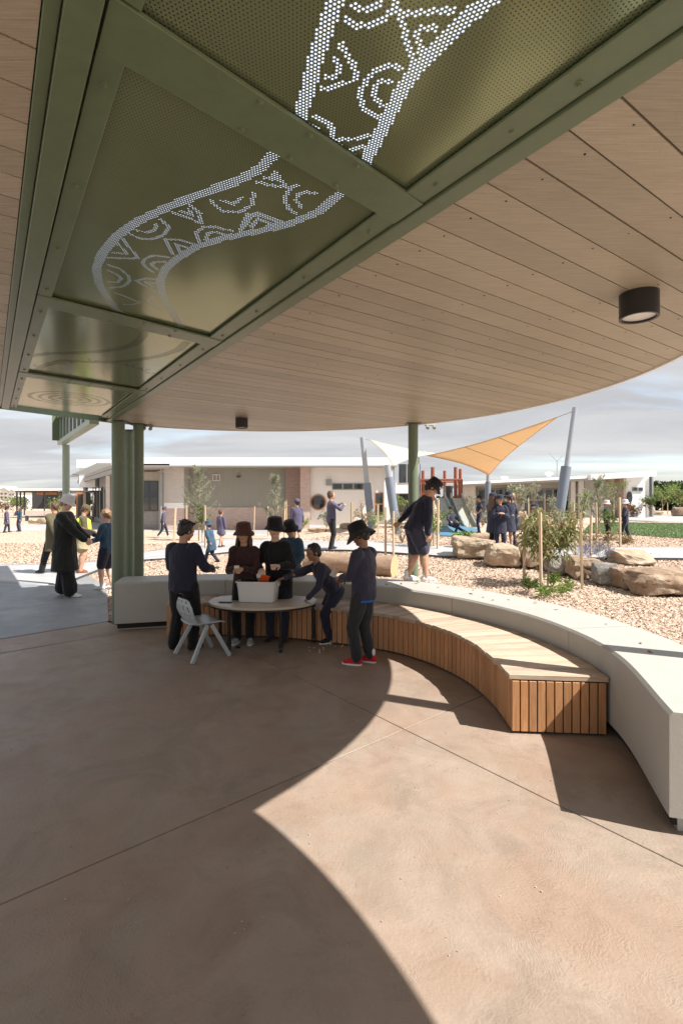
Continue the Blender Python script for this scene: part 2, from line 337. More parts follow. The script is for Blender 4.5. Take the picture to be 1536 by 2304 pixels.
# ---------------------------------------------------------------- mesh helpers
def tag(o, label=None, cat=None, group=None, kind=None):
    if label: o['label'] = label
    if cat: o['category'] = cat
    if group: o['group'] = group
    if kind: o['kind'] = kind
    return o
def link(o, parent=None):
    COL.objects.link(o)
    if parent is not None: o.parent = parent
    return o
def empty(name, loc=(0, 0, 0), rz=0, label=None, cat=None, group=None, kind=None):
    o = bpy.data.objects.new(name, None); o.location = loc; o.rotation_euler = (0, 0, rz); o.empty_display_size = .2
    return tag(link(o), label, cat, group, kind)
class MB:
    def __init__(s): s.v = []; s.f = []; s.mi = []
    def add(s, vs, fs, m=0):
        k = len(s.v); s.v += [tuple(v) for v in vs]; s.f += [tuple(i + k for i in f) for f in fs]; s.mi += [m] * len(fs); return s
    def box(s, c, size, rz=0, m=0, rot=None):
        hx, hy, hz = [q / 2 for q in size]; mat = rot if rot is not None else Matrix.Rotation(rz, 3, 'Z'); c = Vector(c)
        vs = [c + mat @ Vector((x, y, z)) for z in (-hz, hz) for y in (-hy, hy) for x in (-hx, hx)]
        return s.add(vs, [(0, 2, 3, 1), (4, 5, 7, 6), (0, 1, 5, 4), (2, 6, 7, 3), (0, 4, 6, 2), (1, 3, 7, 5)], m)
    def span(s, x0, x1, y0, y1, z0, z1, m=0): return s.box(((x0 + x1) / 2, (y0 + y1) / 2, (z0 + z1) / 2), (x1 - x0, y1 - y0, z1 - z0), 0, m)
    def bar(s, a, b, w, h, m=0, up=Vector((0, 0, 1))):
        a, b = Vector(a), Vector(b); d = (b - a); L = d.length; d.normalize(); sd = d.cross(up)
        if sd.length < 1e-4: sd = Vector((1, 0, 0))
        sd.normalize(); u2 = sd.cross(d); mat = Matrix((sd, d, u2)).transposed()
        return s.box((a + b) / 2, (w, L, h), rot=mat, m=m)
    def tube(s, pts, rs, n=12, cap=True, m=0):
        pts = [Vector(p) for p in pts]
        if not hasattr(rs, '__len__'): rs = [rs] * len(pts)
        k = len(s.v); vs = []; fs = []; prev = None
        for i, p in enumerate(pts):
            t = (pts[min(i + 1, len(pts) - 1)] - pts[max(i - 1, 0)]).normalized()
            a = prev if prev is not None else (Vector((0, 0, 1)) if abs(t.z) < .9 else Vector((1, 0, 0)))
            x = a - t * a.dot(t)
            if x.length < 1e-5: x = t.orthogonal()
            x.normalize(); prev = x; y = t.cross(x)
            vs += [p + (x * math.cos(q) + y * math.sin(q)) * rs[i] for q in [2 * math.pi * j / n for j in range(n)]]
        for i in range(len(pts) - 1):
            for j in range(n): fs.append((i * n + j, i * n + (j + 1) % n, (i + 1) * n + (j + 1) % n, (i + 1) * n + j))
        if cap: fs.append(tuple(range(n))[::-1]); fs.append(tuple((len(pts) - 1) * n + j for j in range(n)))
        return s.add(vs, fs, m)
    def lathe(s, prof, c=(0, 0, 0), n=24, mat=None, m=0, cap=False):
        vs = []; fs = []; c = Vector(c)
        for r_, z in prof:
            for j in range(n):
                a = 2 * math.pi * j / n; v = Vector((r_ * math.cos(a), r_ * math.sin(a), z)); vs.append(c + (mat @ v if mat is not None else v))
        for i in range(len(prof) - 1):
            for j in range(n): fs.append((i * n + j, i * n + (j + 1) % n, (i + 1) * n + (j + 1) % n, (i + 1) * n + j))
        if cap: fs.append(tuple(range(n))[::-1]); fs.append(tuple((len(prof) - 1) * n + j for j in range(n)))
        return s.add(vs, fs, m)
    def prism(s, poly, z0, z1, m=0):
        n = len(poly); vs = [(p[0], p[1], z0) for p in poly] + [(p[0], p[1], z1) for p in poly]
        fs = [tuple(range(n))[::-1], tuple(range(n, 2 * n))] + [(i, (i + 1) % n, n + (i + 1) % n, n + i) for i in range(n)]
        return s.add(vs, fs, m)
    def mesh(s, name, mats):
        me = bpy.data.meshes.new(name); me.from_pydata(s.v, [], s.f)
        for q in (mats if isinstance(mats, (list, tuple)) else [mats]): me.materials.append(q)
        if any(s.mi): me.polygons.foreach_set('material_index', s.mi)
        me.update(); return me
    def build(s, name, mats, parent=None, smooth=None, bevel=0, seg=2):
        me = s.mesh(name, mats); bm = bmesh.new(); bm.from_mesh(me); bmesh.ops.recalc_face_normals(bm, faces=bm.faces); bm.to_mesh(me); bm.free()
        o = bpy.data.objects.new(name, me); link(o, parent)
        if smooth is not None:
            me.polygons.foreach_set('use_smooth', [True] * len(me.polygons))
            if smooth < 180: me.set_sharp_from_angle(angle=R(smooth))
        if bevel:
            b = o.modifiers.new('bevel', 'BEVEL'); b.width = bevel; b.segments = seg; b.limit_method = 'ANGLE'; b.angle_limit = R(40)
        return o
def from_np(name, V, Fq, mat, parent=None, smooth=False):
    me = bpy.data.meshes.new(name); k = Fq.shape[1]
    me.vertices.add(len(V)); me.vertices.foreach_set('co', V.astype(np.float32).ravel())
    me.loops.add(Fq.size); me.loops.foreach_set('vertex_index', Fq.astype(np.int32).ravel())
    me.polygons.add(len(Fq)); me.polygons.foreach_set('loop_start', np.arange(0, Fq.size, k, dtype=np.int32)); me.polygons.foreach_set('loop_total', np.full(len(Fq), k, dtype=np.int32))
    me.materials.append(mat); me.update(calc_edges=True); me.validate()
    if smooth: me.polygons.foreach_set('use_smooth', [True] * len(me.polygons))
    return link(bpy.data.objects.new(name, me), parent)
def copy_tree(o, parent=None):
    c = o.copy(); COL.objects.link(c)
    if parent is not None: c.parent = parent
    for ch in list(o.children): copy_tree(ch, c)
    return c
def catmull(pts, step=.05):
    pts = [Vector(p) for p in pts]; out = []
    q = [pts[0] * 2 - pts[1]] + pts + [pts[-1] * 2 - pts[-2]]
    for i in range(1, len(q) - 2):
        L = (q[i + 1] - q[i]).length; k = max(2, int(L / step))
        for j in range(k):
            t = j / k; a, b, c, d = q[i - 1], q[i], q[i + 1], q[i + 2]
            out.append(.5 * ((2 * b) + (c - a) * t + (2 * a - 5 * b + 4 * c - d) * t * t + (3 * b - a - 3 * c + d) * t ** 3))
    out.append(pts[-1]); return out
def inside(poly, x, y):
    r = False; n = len(poly)
    for i in range(n):
        x0, y0 = poly[i][0], poly[i][1]; x1, y1 = poly[i - 1][0], poly[i - 1][1]
        if (y0 > y) != (y1 > y) and x < (x1 - x0) * (y - y0) / (y1 - y0) + x0: r = not r
    return r

# ================================================================ GROUND, PATHS
def ground_sheet():
    xs = sorted(set([-400, -200, -120, -80, -60, -45, -36] + [round(-30 + .6 * i, 2) for i in range(101)] + [36, 45, 60, 80, 120, 200, 400]))
    ys = sorted(set([-200, -100, -50, -25, -12, -6, 0, 3, 4, 5, 6, 7, 8] + [round(8.5 + .5 * i, 2) for i in range(26)] + [24, 28, 34, 40, 50, 70, 100, 150, 250, 450, 900]))
    V = np.array([(x, y, gz(x, y) - .02) for y in ys for x in xs]); n = len(xs)
    Fq = np.array([(j * n + i, j * n + i + 1, (j + 1) * n + i + 1, (j + 1) * n + i) for j in range(len(ys) - 1) for i in range(n - 1)])
    o = from_np('ground', V, Fq, MT['mulch'], smooth=True); tag(o, kind='structure', label='tan wood mulch ground round the paths and planting')
ground_sheet()
def strip_sheet(name, top, bot, z, mat, label, n=80):     # a path between two edges, laid on the terrain
    def samp(pl):
        pl = [Vector((p[0], p[1], 0)) for p in pl]; L = [0]
        for a, b in zip(pl, pl[1:]): L.append(L[-1] + (b - a).length)
        out = []
        for i in range(n + 1):
            t = L[-1] * i / n; k = max(q for q in range(len(L) - 1) if L[q] <= t + 1e-9)
            out.append(pl[k].lerp(pl[k + 1], (t - L[k]) / max(1e-9, L[k + 1] - L[k])))
        return out
    T, B = samp(top), samp(bot); V = []; W = 8
    for t, b in zip(T, B):
        for k in range(W + 1):
            p = b.lerp(t, k / W); V.append((p.x, p.y, gz(p.x, p.y) + z))
    Fq = [(i * (W + 1) + k, (i + 1) * (W + 1) + k, (i + 1) * (W + 1) + k + 1, i * (W + 1) + k + 1) for i in range(n) for k in range(W)]
    k0 = len(V)
    for t, b in zip(T, B): V.append((b.x, b.y, gz(b.x, b.y) - .06)); V.append((t.x, t.y, gz(t.x, t.y) - .06))
    for i in range(n):
        Fq.append((k0 + 2 * i, k0 + 2 * i + 2, (i + 1) * (W + 1), i * (W + 1))); Fq.append((k0 + 2 * i + 1, i * (W + 1) + W, (i + 1) * (W + 1) + W, k0 + 2 * i + 3))
    o = from_np(name, np.array(V), np.array(Fq), mat, smooth=False); return tag(o, label, kind='structure')
PATH_T = [P(a, b) for a, b in [(-260, 1258), (0, 1271), (110, 1270), (185, 1266), (240, 1260), (325, 1243), (420, 1226), (500, 1212), (600, 1212), (740, 1219), (900, 1224), (1000, 1230), (1250, 1232), (1536, 1232), (1800, 1231)]]
PATH_B = [P(a, b) for a, b in [(-420, 1330), (0, 1310), (100, 1318), (165, 1306), (235, 1278), (325, 1262), (400, 1257), (480, 1248), (560, 1238), (700, 1240), (900, 1247), (1000, 1254), (1250, 1257), (1536, 1259), (1800, 1260)]]
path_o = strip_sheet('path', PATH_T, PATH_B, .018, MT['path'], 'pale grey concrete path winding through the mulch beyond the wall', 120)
strip_sheet('path_beside_lawn', [P(a, b) for a, b in [(1405, 1158), (1470, 1160), (1700, 1160)]], [P(a, b) for a, b in [(1395, 1171), (1470, 1174), (1700, 1177)]], .018, MT['path'], 'far strip of grey path behind the green lawn', 20)
strip_sheet('school_forecourt', [(-22, 27.8), (-10, 27.8), (-2.5, 27.8)], [P(a, b) for a, b in [(230, 1173), (330, 1192), (425, 1200)]] + [(-7.5, 24), (-3.5, 24)], .014, MT['path'], 'pale paving in front of the white school building', 30)
strip_sheet('lawn', [P(a, b) for a, b in [(1330, 1178), (1400, 1177), (1536, 1179), (1750, 1181)]], [P(a, b) for a, b in [(1310, 1198), (1400, 1203), (1536, 1212), (1750, 1226)]], .03, MT['lawn'], 'bright green lawn at the right of the garden', 30)
strip_sheet('softfall_pad', [P(a, b) for a, b in [(960, 1184), (1020, 1182), (1075, 1190)]], [P(a, b) for a, b in [(985, 1206), (1040, 1210), (1085, 1204)]], .02, MT['blue_pad'], 'blue rubber softfall under the slides', 20)
# curb line along the path's near side, its thin shadow built as a strip
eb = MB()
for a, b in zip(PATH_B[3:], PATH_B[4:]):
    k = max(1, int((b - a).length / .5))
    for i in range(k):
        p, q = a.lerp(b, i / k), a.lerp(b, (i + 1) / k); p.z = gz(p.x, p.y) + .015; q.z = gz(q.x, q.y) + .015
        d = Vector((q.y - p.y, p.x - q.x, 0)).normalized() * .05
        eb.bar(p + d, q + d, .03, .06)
tag(eb.build('path_curb_shadow', MT['dark']), 'dark strip standing in for the curb shadow along the near side of the grey path', kind='structure')
# grass blades on the lawn
def blades(poly, n, h, mat, name, parent=None, label=None):
    xs = [p[0] for p in poly]; ys = [p[1] for p in poly]; V = []; Fq = []
    while len(Fq) < n:
        x, y = random.uniform(min(xs), max(xs)), random.uniform(min(ys), max(ys))
        if not inside(poly, x, y): continue
        z = gz(x, y) + .03; a = random.uniform(0, 6.28); w = .012; k = len(V); l = random.uniform(.5, 1) * h; dx, dy = random.uniform(-.02, .02), random.uniform(-.02, .02)
        V += [(x - w * math.cos(a), y - w * math.sin(a), z), (x + w * math.cos(a), y + w * math.sin(a), z), (x + dx, y + dy, z + l)]; Fq.append((k, k + 1, k + 2))
    o = from_np(name, np.array(V), np.array(Fq), mat, parent); return tag(o, label, kind='stuff')
LAWN = [P(1310, 1198), P(1400, 1203), P(1536, 1212), P(1620, 1216), P(1620, 1181), P(1536, 1179), P(1400, 1177), P(1330, 1178)]
blades(LAWN, 26000, .06, MT['lawn'], 'lawn_grass', label='short green grass blades of the lawn')

# ---------------------------------------------------------------- patio, with its sawn joints
def c3(pts): return [(x, y, 0) for x, y in pts]
INNER = catmull(c3([(-2.80, 6.19), (-1.9, 6.40), (-.95, 6.42), (-.17, 6.24), (.59, 5.88), (1.17, 5.33), (1.6, 4.65), (1.80, 3.98), (1.81, 3.3), (1.57, 2.404)]), .045)
WALL_T, WALL_H, BODY_B = .58, .59, .085
def normals(pl):
    out = []
    for i in range(len(pl)):
        t = (pl[min(i + 1, len(pl) - 1)] - pl[max(i - 1, 0)]).normalized(); out.append(Vector((-t.y, t.x, 0)))
    return out
NRM = normals(INNER)
OUTER = [p + n * WALL_T for p, n in zip(INNER, NRM)]
MID = [p + n * WALL_T * .4 for p, n in zip(INNER, NRM)]
def clip(poly, a, b, c):                             # keep a*x+b*y<=c
    out = []
    for i in range(len(poly)):
        p, q = poly[i - 1], poly[i]; dp, dq = a * p[0] + b * p[1] - c, a * q[0] + b * q[1] - c
        if (dp <= 0) != (dq <= 0):
            t = dp / (dp - dq); out.append((p[0] + (q[0] - p[0]) * t, p[1] + (q[1] - p[1]) * t))
        if dq <= 0: out.append((q[0], q[1]))
    return out
patio = empty('patio', (0, 3, 0), label='brown trowelled concrete patio cut by dark joints under the canopy', kind='structure')
patio_poly = [(-14, -4.0), (4.6, -4.0), (4.6, 1.2), (1.95, 2.35)] + [(p.x, p.y) for p in MID[::-3]] + [(-3.11, 6.66), (-14, -4.2)]
J1 = (Vector((-.97, 5.29)), Vector((1.495, 2.20))); J2 = (Vector((-1.354, 1.993)), Vector((1.12, 4.10)))
def line(a, b):
    d = (b - a).normalized(); n = Vector((-d.y, d.x)); return n.x, n.y, n.dot(a)
l1, l2 = line(*J1), line(*J2)
G = .0036
for s1 in (1, -1):
    for s2 in (1, -1):
        q = clip(clip(patio_poly, s1 * l1[0], s1 * l1[1], s1 * l1[2] - G), s2 * l2[0], s2 * l2[1], s2 * l2[2] - G)
        if len(q) > 2:
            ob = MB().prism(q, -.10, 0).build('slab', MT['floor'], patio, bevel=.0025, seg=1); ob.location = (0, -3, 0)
b = MB().prism([(-14.1, -4.3), (4.7, -4.3), (4.7, 1.3), (1.9, 2.4), (1.9, 6.3), (-3.2, 6.8)], -.13, -.018).build('joint_bed', MT['dark_gap'], patio); b.location = (0, -3, 0)
AP = [(-14, -4.19), (-3.105, 6.668), (-3.15, 6.80)] + [(p.x, p.y) for p in [P(240, 1330), P(225, 1312), P(192, 1292), P(150, 1300), P(60, 1309), P(-200, 1318)]] + [(-16, 10)]
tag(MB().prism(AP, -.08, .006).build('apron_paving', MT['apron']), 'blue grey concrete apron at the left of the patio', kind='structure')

# ---------------------------------------------------------------- curved concrete wall
def arclen(pl):
    L = [0.]
    for a, b_ in zip(pl, pl[1:]): L.append(L[-1] + (b_ - a).length)
    return L
AL = arclen(INNER); TOT = AL[-1]
def frame_at(s):
    s = min(max(s, 0), TOT - 1e-6); k = max(i for i in range(len(AL) - 1) if AL[i] <= s); t = (s - AL[k]) / (AL[k + 1] - AL[k])
    return INNER[k].lerp(INNER[k + 1], t), NRM[k].lerp(NRM[k + 1], t).normalized()
def nearest_s(x, y): return AL[min(range(len(INNER)), key=lambda i: (INNER[i].x - x) ** 2 + (INNER[i].y - y) ** 2)]
joints = [0, nearest_s(-1.5, 6.43), nearest_s(.154, 6.1), nearest_s(1.16, 5.33), nearest_s(1.8, 3.98), TOT]
wall = empty('curved_wall', (0, 5, 0), label='curved pale concrete seating wall round the patio, cast in long segments', cat='wall')
def wall_piece(s0, s1, prof, name, mat, bevel=0):       # prof: closed section, (across from inner face, z)
    k = max(3, int((s1 - s0) / .06)); mb = MB(); n = len(prof); vs = []
    for i in range(k + 1):
        p, nn = frame_at(s0 + (s1 - s0) * i / k)
        for a, z in prof: vs.append((p.x + nn.x * a, p.y + nn.y * a - 5, z))
    fs = [(i * n + j, (i + 1) * n + j, (i + 1) * n + (j + 1) % n, i * n + (j + 1) % n) for i in range(k) for j in range(n)]
    fs += [tuple(range(n)), tuple(k * n + j for j in range(n))[::-1]]
    o = mb.add(vs, fs).build(name, mat, wall, smooth=30, bevel=bevel, seg=2); return o
sec = [(0, BODY_B), (0, WALL_H - .018), (.018, WALL_H), (WALL_T - .018, WALL_H), (WALL_T, WALL_H - .018), (WALL_T, BODY_B)]
for a, b_ in zip(joints, joints[1:]):
    wall_piece(a + (.003 if a else 0), b_ - .003, sec, 'wall_segment', MT['concrete'])
    wall_piece(a + (.004 if a else .03), b_ - (.004 if b_ < TOT else .05), [(.05, -.05), (.05, BODY_B - .001), (WALL_T - .05, BODY_B - .001), (WALL_T - .05, -.05)], 'plinth', MT['concrete'])
wall_piece(.03, TOT - .06, [(.03, .02), (.03, WALL_H - .03), (WALL_T - .03, WALL_H - .03), (WALL_T - .03, .02)], 'joint_filler', MT['dark_gap'])

# ---------------------------------------------------------------- curved timber bench
FRONT = catmull(c3([(-2.06, 5.93), (-1.3, 5.93), (-.49, 5.78), (.36, 5.40), (.80, 5.00), (1.08, 4.46), (1.175, 3.93), (1.175, 3.46)]), .02)
FL = arclen(FRONT); FT = FL[-1]; FN = normals(FRONT)
def ffr(s):
    s = min(max(s, 0), FT - 1e-6); k = max(i for i in range(len(FL) - 1) if FL[i] <= s); t = (s - FL[k]) / (FL[k + 1] - FL[k])
    return FRONT[k].lerp(FRONT[k + 1], t), FN[k].lerp(FN[k + 1], t).normalized()
SEAT = .405
bench = empty('curved_bench', (0, 5, 0), label='curved timber bench with orange cedar battens along the wall', cat='bench')
nb = 62; BACKS = [nearest_s(-2.08, 6.36), nearest_s(1.80, 3.42)]
for i in range(nb):                                      # radial seat boards
    a, b_ = i / nb, (i + 1) / nb
    pa, na = ffr(FT * a); pb, nb_ = ffr(FT * b_)
    qa, _ = frame_at(BACKS[0] + (BACKS[1] - BACKS[0]) * a); qb, _ = frame_at(BACKS[0] + (BACKS[1] - BACKS[0]) * b_)
    j = random.uniform(-.006, .008)
    da, db = (qa - pa).normalized(), (qb - pb).normalized()
    t = (pb - pa).normalized() * .0022
    pa, pb = pa - da * (.025 + j) + t, pb - db * (.025 + j) - t; tt = (qb - qa).normalized() * .0022; qa, qb = qa - da * .012 + tt, qb - db * .012 - tt
    c = (pa + pb + qa + qb) / 4; ang = math.atan2((qa - pa).y, (qa - pa).x); Rm = Matrix.Rotation(-ang, 3, 'Z')
    loc = [Rm @ (Vector((v.x, v.y, 0)) - Vector((c.x, c.y, 0))) for v in (pa, pb, qb, qa)]
    o = MB().prism([(v.x, v.y) for v in loc], -.034, 0).build('seat_board', MT['deck'], bench, bevel=.0022, seg=1)
    o.location = (c.x, c.y - 5, SEAT + random.uniform(-.001, .001)); o.rotation_euler = (0, 0, ang)
def batten(p, d, n, w, h=.345, z=.018):
    o = MB().box((0, 0, h / 2), (w, .022, h)).build('batten', MT['cedar'], bench, bevel=.002, seg=1)
    q = p + n * .012; o.location = (q.x, q.y - 5, z); o.rotation_euler = (0, 0, math.atan2(d.y, d.x)); return o
ns = 76; first = None
for i in range(ns):
    p, n = ffr(FT * (i + .5) / ns); d = Vector((n.y, -n.x, 0)); w = FT / ns - .007
    if first is None: first = batten(p, d, n, w)
    else:
        o = first.copy(); COL.objects.link(o); q = p + n * .012; o.location = (q.x, q.y - 5, .018); o.rotation_euler = (0, 0, math.atan2(d.y, d.x))
def end_face(pf, pw, count, flip):
    d = (pw - pf); L = d.length; d.normalize(); n = Vector((d.y, -d.x, 0)) * flip
    for i in range(count):
        p = pf + d * (L * (i + .5) / count); batten(p, d, -n, L / count - .009)
end_face(Vector((1.170, 3.455, 0)), Vector((1.80, 3.405, 0)), 11, 1)
end_face(Vector((-2.065, 5.93, 0)), Vector((-2.10, 6.34, 0)), 7, -1)
core = [(p + n * .035) for p, n in zip(FRONT, FN)][2:-2]; back = [frame_at(BACKS[1] + (BACKS[0] - BACKS[1]) * i / 50)[0] for i in range(1, 50)]
o = MB().prism([(p.x, p.y - 5) for p in core + back], .02, SEAT - .038).build('bench_core', MT['dark_gap'], bench)

# ================================================================ CANOPY
ZC = 2.67
U = Vector((-.576, .817)).normalized(); N = Vector((U.y, -U.x))
def NS(n, s, z=ZC): v = N * n + U * s; return Vector((v.x, v.y, z))
def to_ns(px, py, z=ZC):
    p = P(px, py, z); q = Vector((p.x, p.y)); return q.dot(N), q.dot(U)
C1 = (1.545, 3.926, 3.5); C2 = (-1.196, -.135, 3.52)
def nmax(s):
    v = []
    for c in (C1, C2):
        q = c[2] ** 2 - (s - c[1]) ** 2
        if q > 0: v.append(c[0] + math.sqrt(q))
    return max(v) if v else -9
def nmin_right(s): 
    q = C1[2] ** 2 - (s - C1[1]) ** 2
    lo = C1[0] - math.sqrt(q) if (q > 0 and s > 5) else -9
    return max(1.358, lo)
def nmin_left(s):  # unseen left edge drawn in so more light reaches the floor
    if s > 4: return -1.1 + (s - 4) / 2.8 * 1.1
    return -1.1
canopy = empty('canopy', (0, 3, ZC), label='large curved canopy lined with beige boards and a green perforated metal band', cat='canopy')
def cpt(n, s, z): v = NS(n, s, z); return (v.x, v.y - 3, v.z - ZC)
BW = .1455; S0, S1 = -1.5, 7.42  # unseen rear end cut short so sun bounces into the shade
cnt = int((S1 - S0) / BW)
off0 = (1.096 - S0) % BW
for i in range(-1, cnt + 1):
    a = S0 + off0 + i * BW; b_ = a + BW; a, b_ = max(a, S0) + .0034, min(b_, 7.419) - .0034
    if b_ - a < .02: continue
    for side in (0, 1):
        lo, hi = (nmin_right, nmax) if side == 0 else (nmin_left, lambda s: .094)
        ss = [a + (b_ - a) * k / 4 for k in range(5)]; l = [lo(q) for q in ss]; h = [hi(q) for q in ss]
        if max(hh - ll for hh, ll in zip(h, l)) < .03 or (side == 1 and a > 6.78): continue
        h = [max(x, y + .002) for x, y in zip(h, l)]
        jz = random.uniform(-.0008, .0008)
        poly = [(l[k], ss[k]) for k in range(5)] + [(h[k], ss[k]) for k in range(4, -1, -1)]
        vs = [cpt(n_, s_, ZC + jz) for n_, s_ in poly] + [cpt(n_, s_, ZC + .018) for n_, s_ in poly]; k = len(poly)
        MB().add(vs, [tuple(range(k))] + [(q, (q + 1) % k, k + (q + 1) % k, k + q) for q in range(k)]).build('board', MT['board'], canopy)
# roof above the boards, its fascia, closed sides towards the band
rb = MB(); st = [S0 + (S1 - S0) * k / 120 for k in range(121)]
def ring(f0, f1, z0, z1, tgt, s_from=S0, s_to=S1):
    sl = [q for q in st if s_from <= q <= s_to]
    for a, b_ in zip(sl, sl[1:]):
        l0, l1_, h0, h1 = f0(a), f0(b_), f1(a), f1(b_)
        if h0 - l0 < .02 and h1 - l1_ < .02: continue
        for z in (z0, z1): tgt.add([cpt(l0, a, z), cpt(h0, a, z), cpt(h1, b_, z), cpt(l1_, b_, z)], [(0, 1, 2, 3)])
        tgt.add([cpt(h0, a, z0 - .0), cpt(h1, b_, z0), cpt(h1, b_, z1), cpt(h0, a, z1)], [(0, 1, 2, 3)])
        tgt.add([cpt(l0, a, z0), cpt(l1_, b_, z0), cpt(l1_, b_, z1), cpt(l0, a, z1)], [(0, 1, 2, 3)])
ring(nmin_right, nmax, ZC + .022, ZC + .21, rb); ring(nmin_left, lambda s: .094, ZC + .022, ZC + .21, rb, S0, 6.8)
rb.build('roof', MT['dark_gap'], canopy)
fb = MB(); sl = [q for q in [S0 + (7.42 - S0) * k / 300 for k in range(301)]]
for a, b_ in zip(sl, sl[1:]):
    for (o0, o1) in ((0.003, .03),):
        n0, n1 = nmax(a), nmax(b_)
        vs = [cpt(n0 + o0, a, ZC - .012), cpt(n1 + o0, b_, ZC - .012), cpt(n1 + o1, b_, ZC - .012), cpt(n0 + o1, a, ZC - .012)]
        vs += [cpt(n0 + o0, a, ZC + .24), cpt(n1 + o0, b_, ZC + .24), cpt(n1 + o1, b_, ZC + .24), cpt(n0 + o1, a, ZC + .24)]
        fb.add(vs, [(0, 1, 2, 3), (7, 6, 5, 4), (0, 4, 5, 1), (3, 2, 6, 7)])
for a_, b_ in ((-1.1, .094), (1.358, nmax(S0))):
    MB().add([cpt(a_, S0 - .03, z_) for z_ in (ZC - .012, ZC + .24)] + [cpt(b_, S0 - .03, z_) for z_ in (ZC + .24, ZC - .012)] + [cpt(a_, S0 - .003, z_) for z_ in (ZC - .012, ZC + .24)] + [cpt(b_, S0 - .003, z_) for z_ in (ZC + .24, ZC - .012)], [(0, 1, 2, 3), (4, 7, 6, 5), (0, 4, 5, 1), (1, 5, 6, 2), (2, 6, 7, 3), (3, 7, 4, 0)]).build('cut_end_fascia', MT['white_roof'], canopy)  # closes the unseen rear end that is cut short for bounce light
fb.build('fascia', MT['white_roof'], canopy)
# screws in the boards
sc = MB(); sn = 0
for i in range(cnt + 1):
    a = S0 + off0 + i * BW + BW / 2
    for n_ in (1.50, 2.1, 2.7, 3.3, 3.9, 4.5, -.25):
        for dq in (-.045,):
            s_ = a + dq
            if s_ < 7.3 and s_ > .3 and (n_ < 0 and s_ < 6 or nmin_right(s_) + .02 < n_ < nmax(s_) - .05):
                p = cpt(n_ + random.uniform(-.01, .01), s_, ZC - .0012); sc.lathe([(.004, 0), (.004, .002)], p, 6, cap=True)
tag(sc.build('board_screws', MT['dark_gap'], canopy), kind='stuff')
# the green band: beams, flanges, cross plates
SE0, SE1 = 6.86, 7.25
def strip(n0, n1, s0, s1, z0, z1, name, mat, bevel=.003, s0b=None, s1b=None):
    s0b = s0 if s0b is None else s0b; s1b = s1 if s1b is None else s1b
    vs = [cpt(n0, s0, z0), cpt(n1, s0b, z0), cpt(n1, s1b, z0), cpt(n0, s1, z0), cpt(n0, s0, z1), cpt(n1, s0b, z1), cpt(n1, s1b, z1), cpt(n0, s1, z1)]
    return MB().add(vs, [(0, 3, 2, 1), (4, 5, 6, 7), (0, 1, 5, 4), (1, 2, 6, 5), (2, 3, 7, 6), (3, 0, 4, 7)]).build(name, mat, canopy, bevel=bevel, seg=2)
strip(1.284, 1.356, -1.5, SE1 + .02, ZC - .012, ZC + .27, 'edge_beam', MT['green'])
strip(.132, .203, -1.5, SE0, ZC - .018, ZC + .27, 'edge_beam', MT['green'])
strip(.097, .130, -1.5, SE0 - .04, ZC - .004, ZC + .2, 'edge_beam', MT['green'])
SKEW = .16
PL = [1.30, 3.18, 5.06]; PW = .155
plates = [-.58] + PL
ends = plates + [SE0 + .02]
def bolt(n_, s_, z=ZC):
    p = cpt(n_, s_, z - .0)
    o = MB().lathe([(.0, -.009), (.0055, -.009), (.0065, -.005), (.0065, -.003), (.011, -.002), (.011, .0)], (0, 0, 0), 8).build('bolt', MT['green'], canopy); o.location = p; return o
b0 = bolt(1.235, .9)
def bolt2(n_, s_, z=ZC):
    o = b0.copy(); COL.objects.link(o); o.location = cpt(n_, s_, z)
for i, s_ in enumerate(plates):
    strip(.211, 1.276, s_ - PW / 2 - SKEW / 2 * 1.0, s_ + PW / 2 - SKEW / 2, ZC - .006, ZC + .006, 'cross_plate', MT['green'], .002, s_ - PW / 2 + SKEW / 2, s_ + PW / 2 + SKEW / 2)
    if s_ > 0:
        for f in (.36, .52, .7):
            n_ = .211 + 1.065 * f; c_ = s_ + SKEW * (f - .5)
            for q in (-1, 1): bolt2(n_, c_ + q * (PW / 2 - .018), ZC - .006)
for i in range(len(ends) - 1):
    a, b_ = ends[i] + PW / 2, ends[i + 1] - PW / 2 * (1 if i < len(ends) - 2 else .0)
    sk0 = SKEW / 2
    # flanges down the two sides of every bay
    strip(.211, .275, a - sk0 + .004, b_ - sk0 - .004, ZC - .002, ZC + .008, 'flange', MT['green'], .002, a - sk0 + .012, b_ - sk0 + .005)
    strip(1.183, 1.276, a + sk0 - .012, b_ + sk0 - .012, ZC - .002, ZC + .008, 'flange', MT['green'], .002, a + sk0 + .0, b_ + sk0 - .002)
    if b_ > 0:
        for q in (.06, .35, .65, .94):
            bolt2(.245, a - sk0 + (b_ - a) * q, ZC - .002); bolt2(1.235, a + sk0 + (b_ - a) * q, ZC - .002)
strip(.10, 1.36, SE0 - .0, SE0 + .03, ZC - .02, ZC + .27, 'end_beam', MT['green'], .002, SE1 - .0, SE1 + .03)
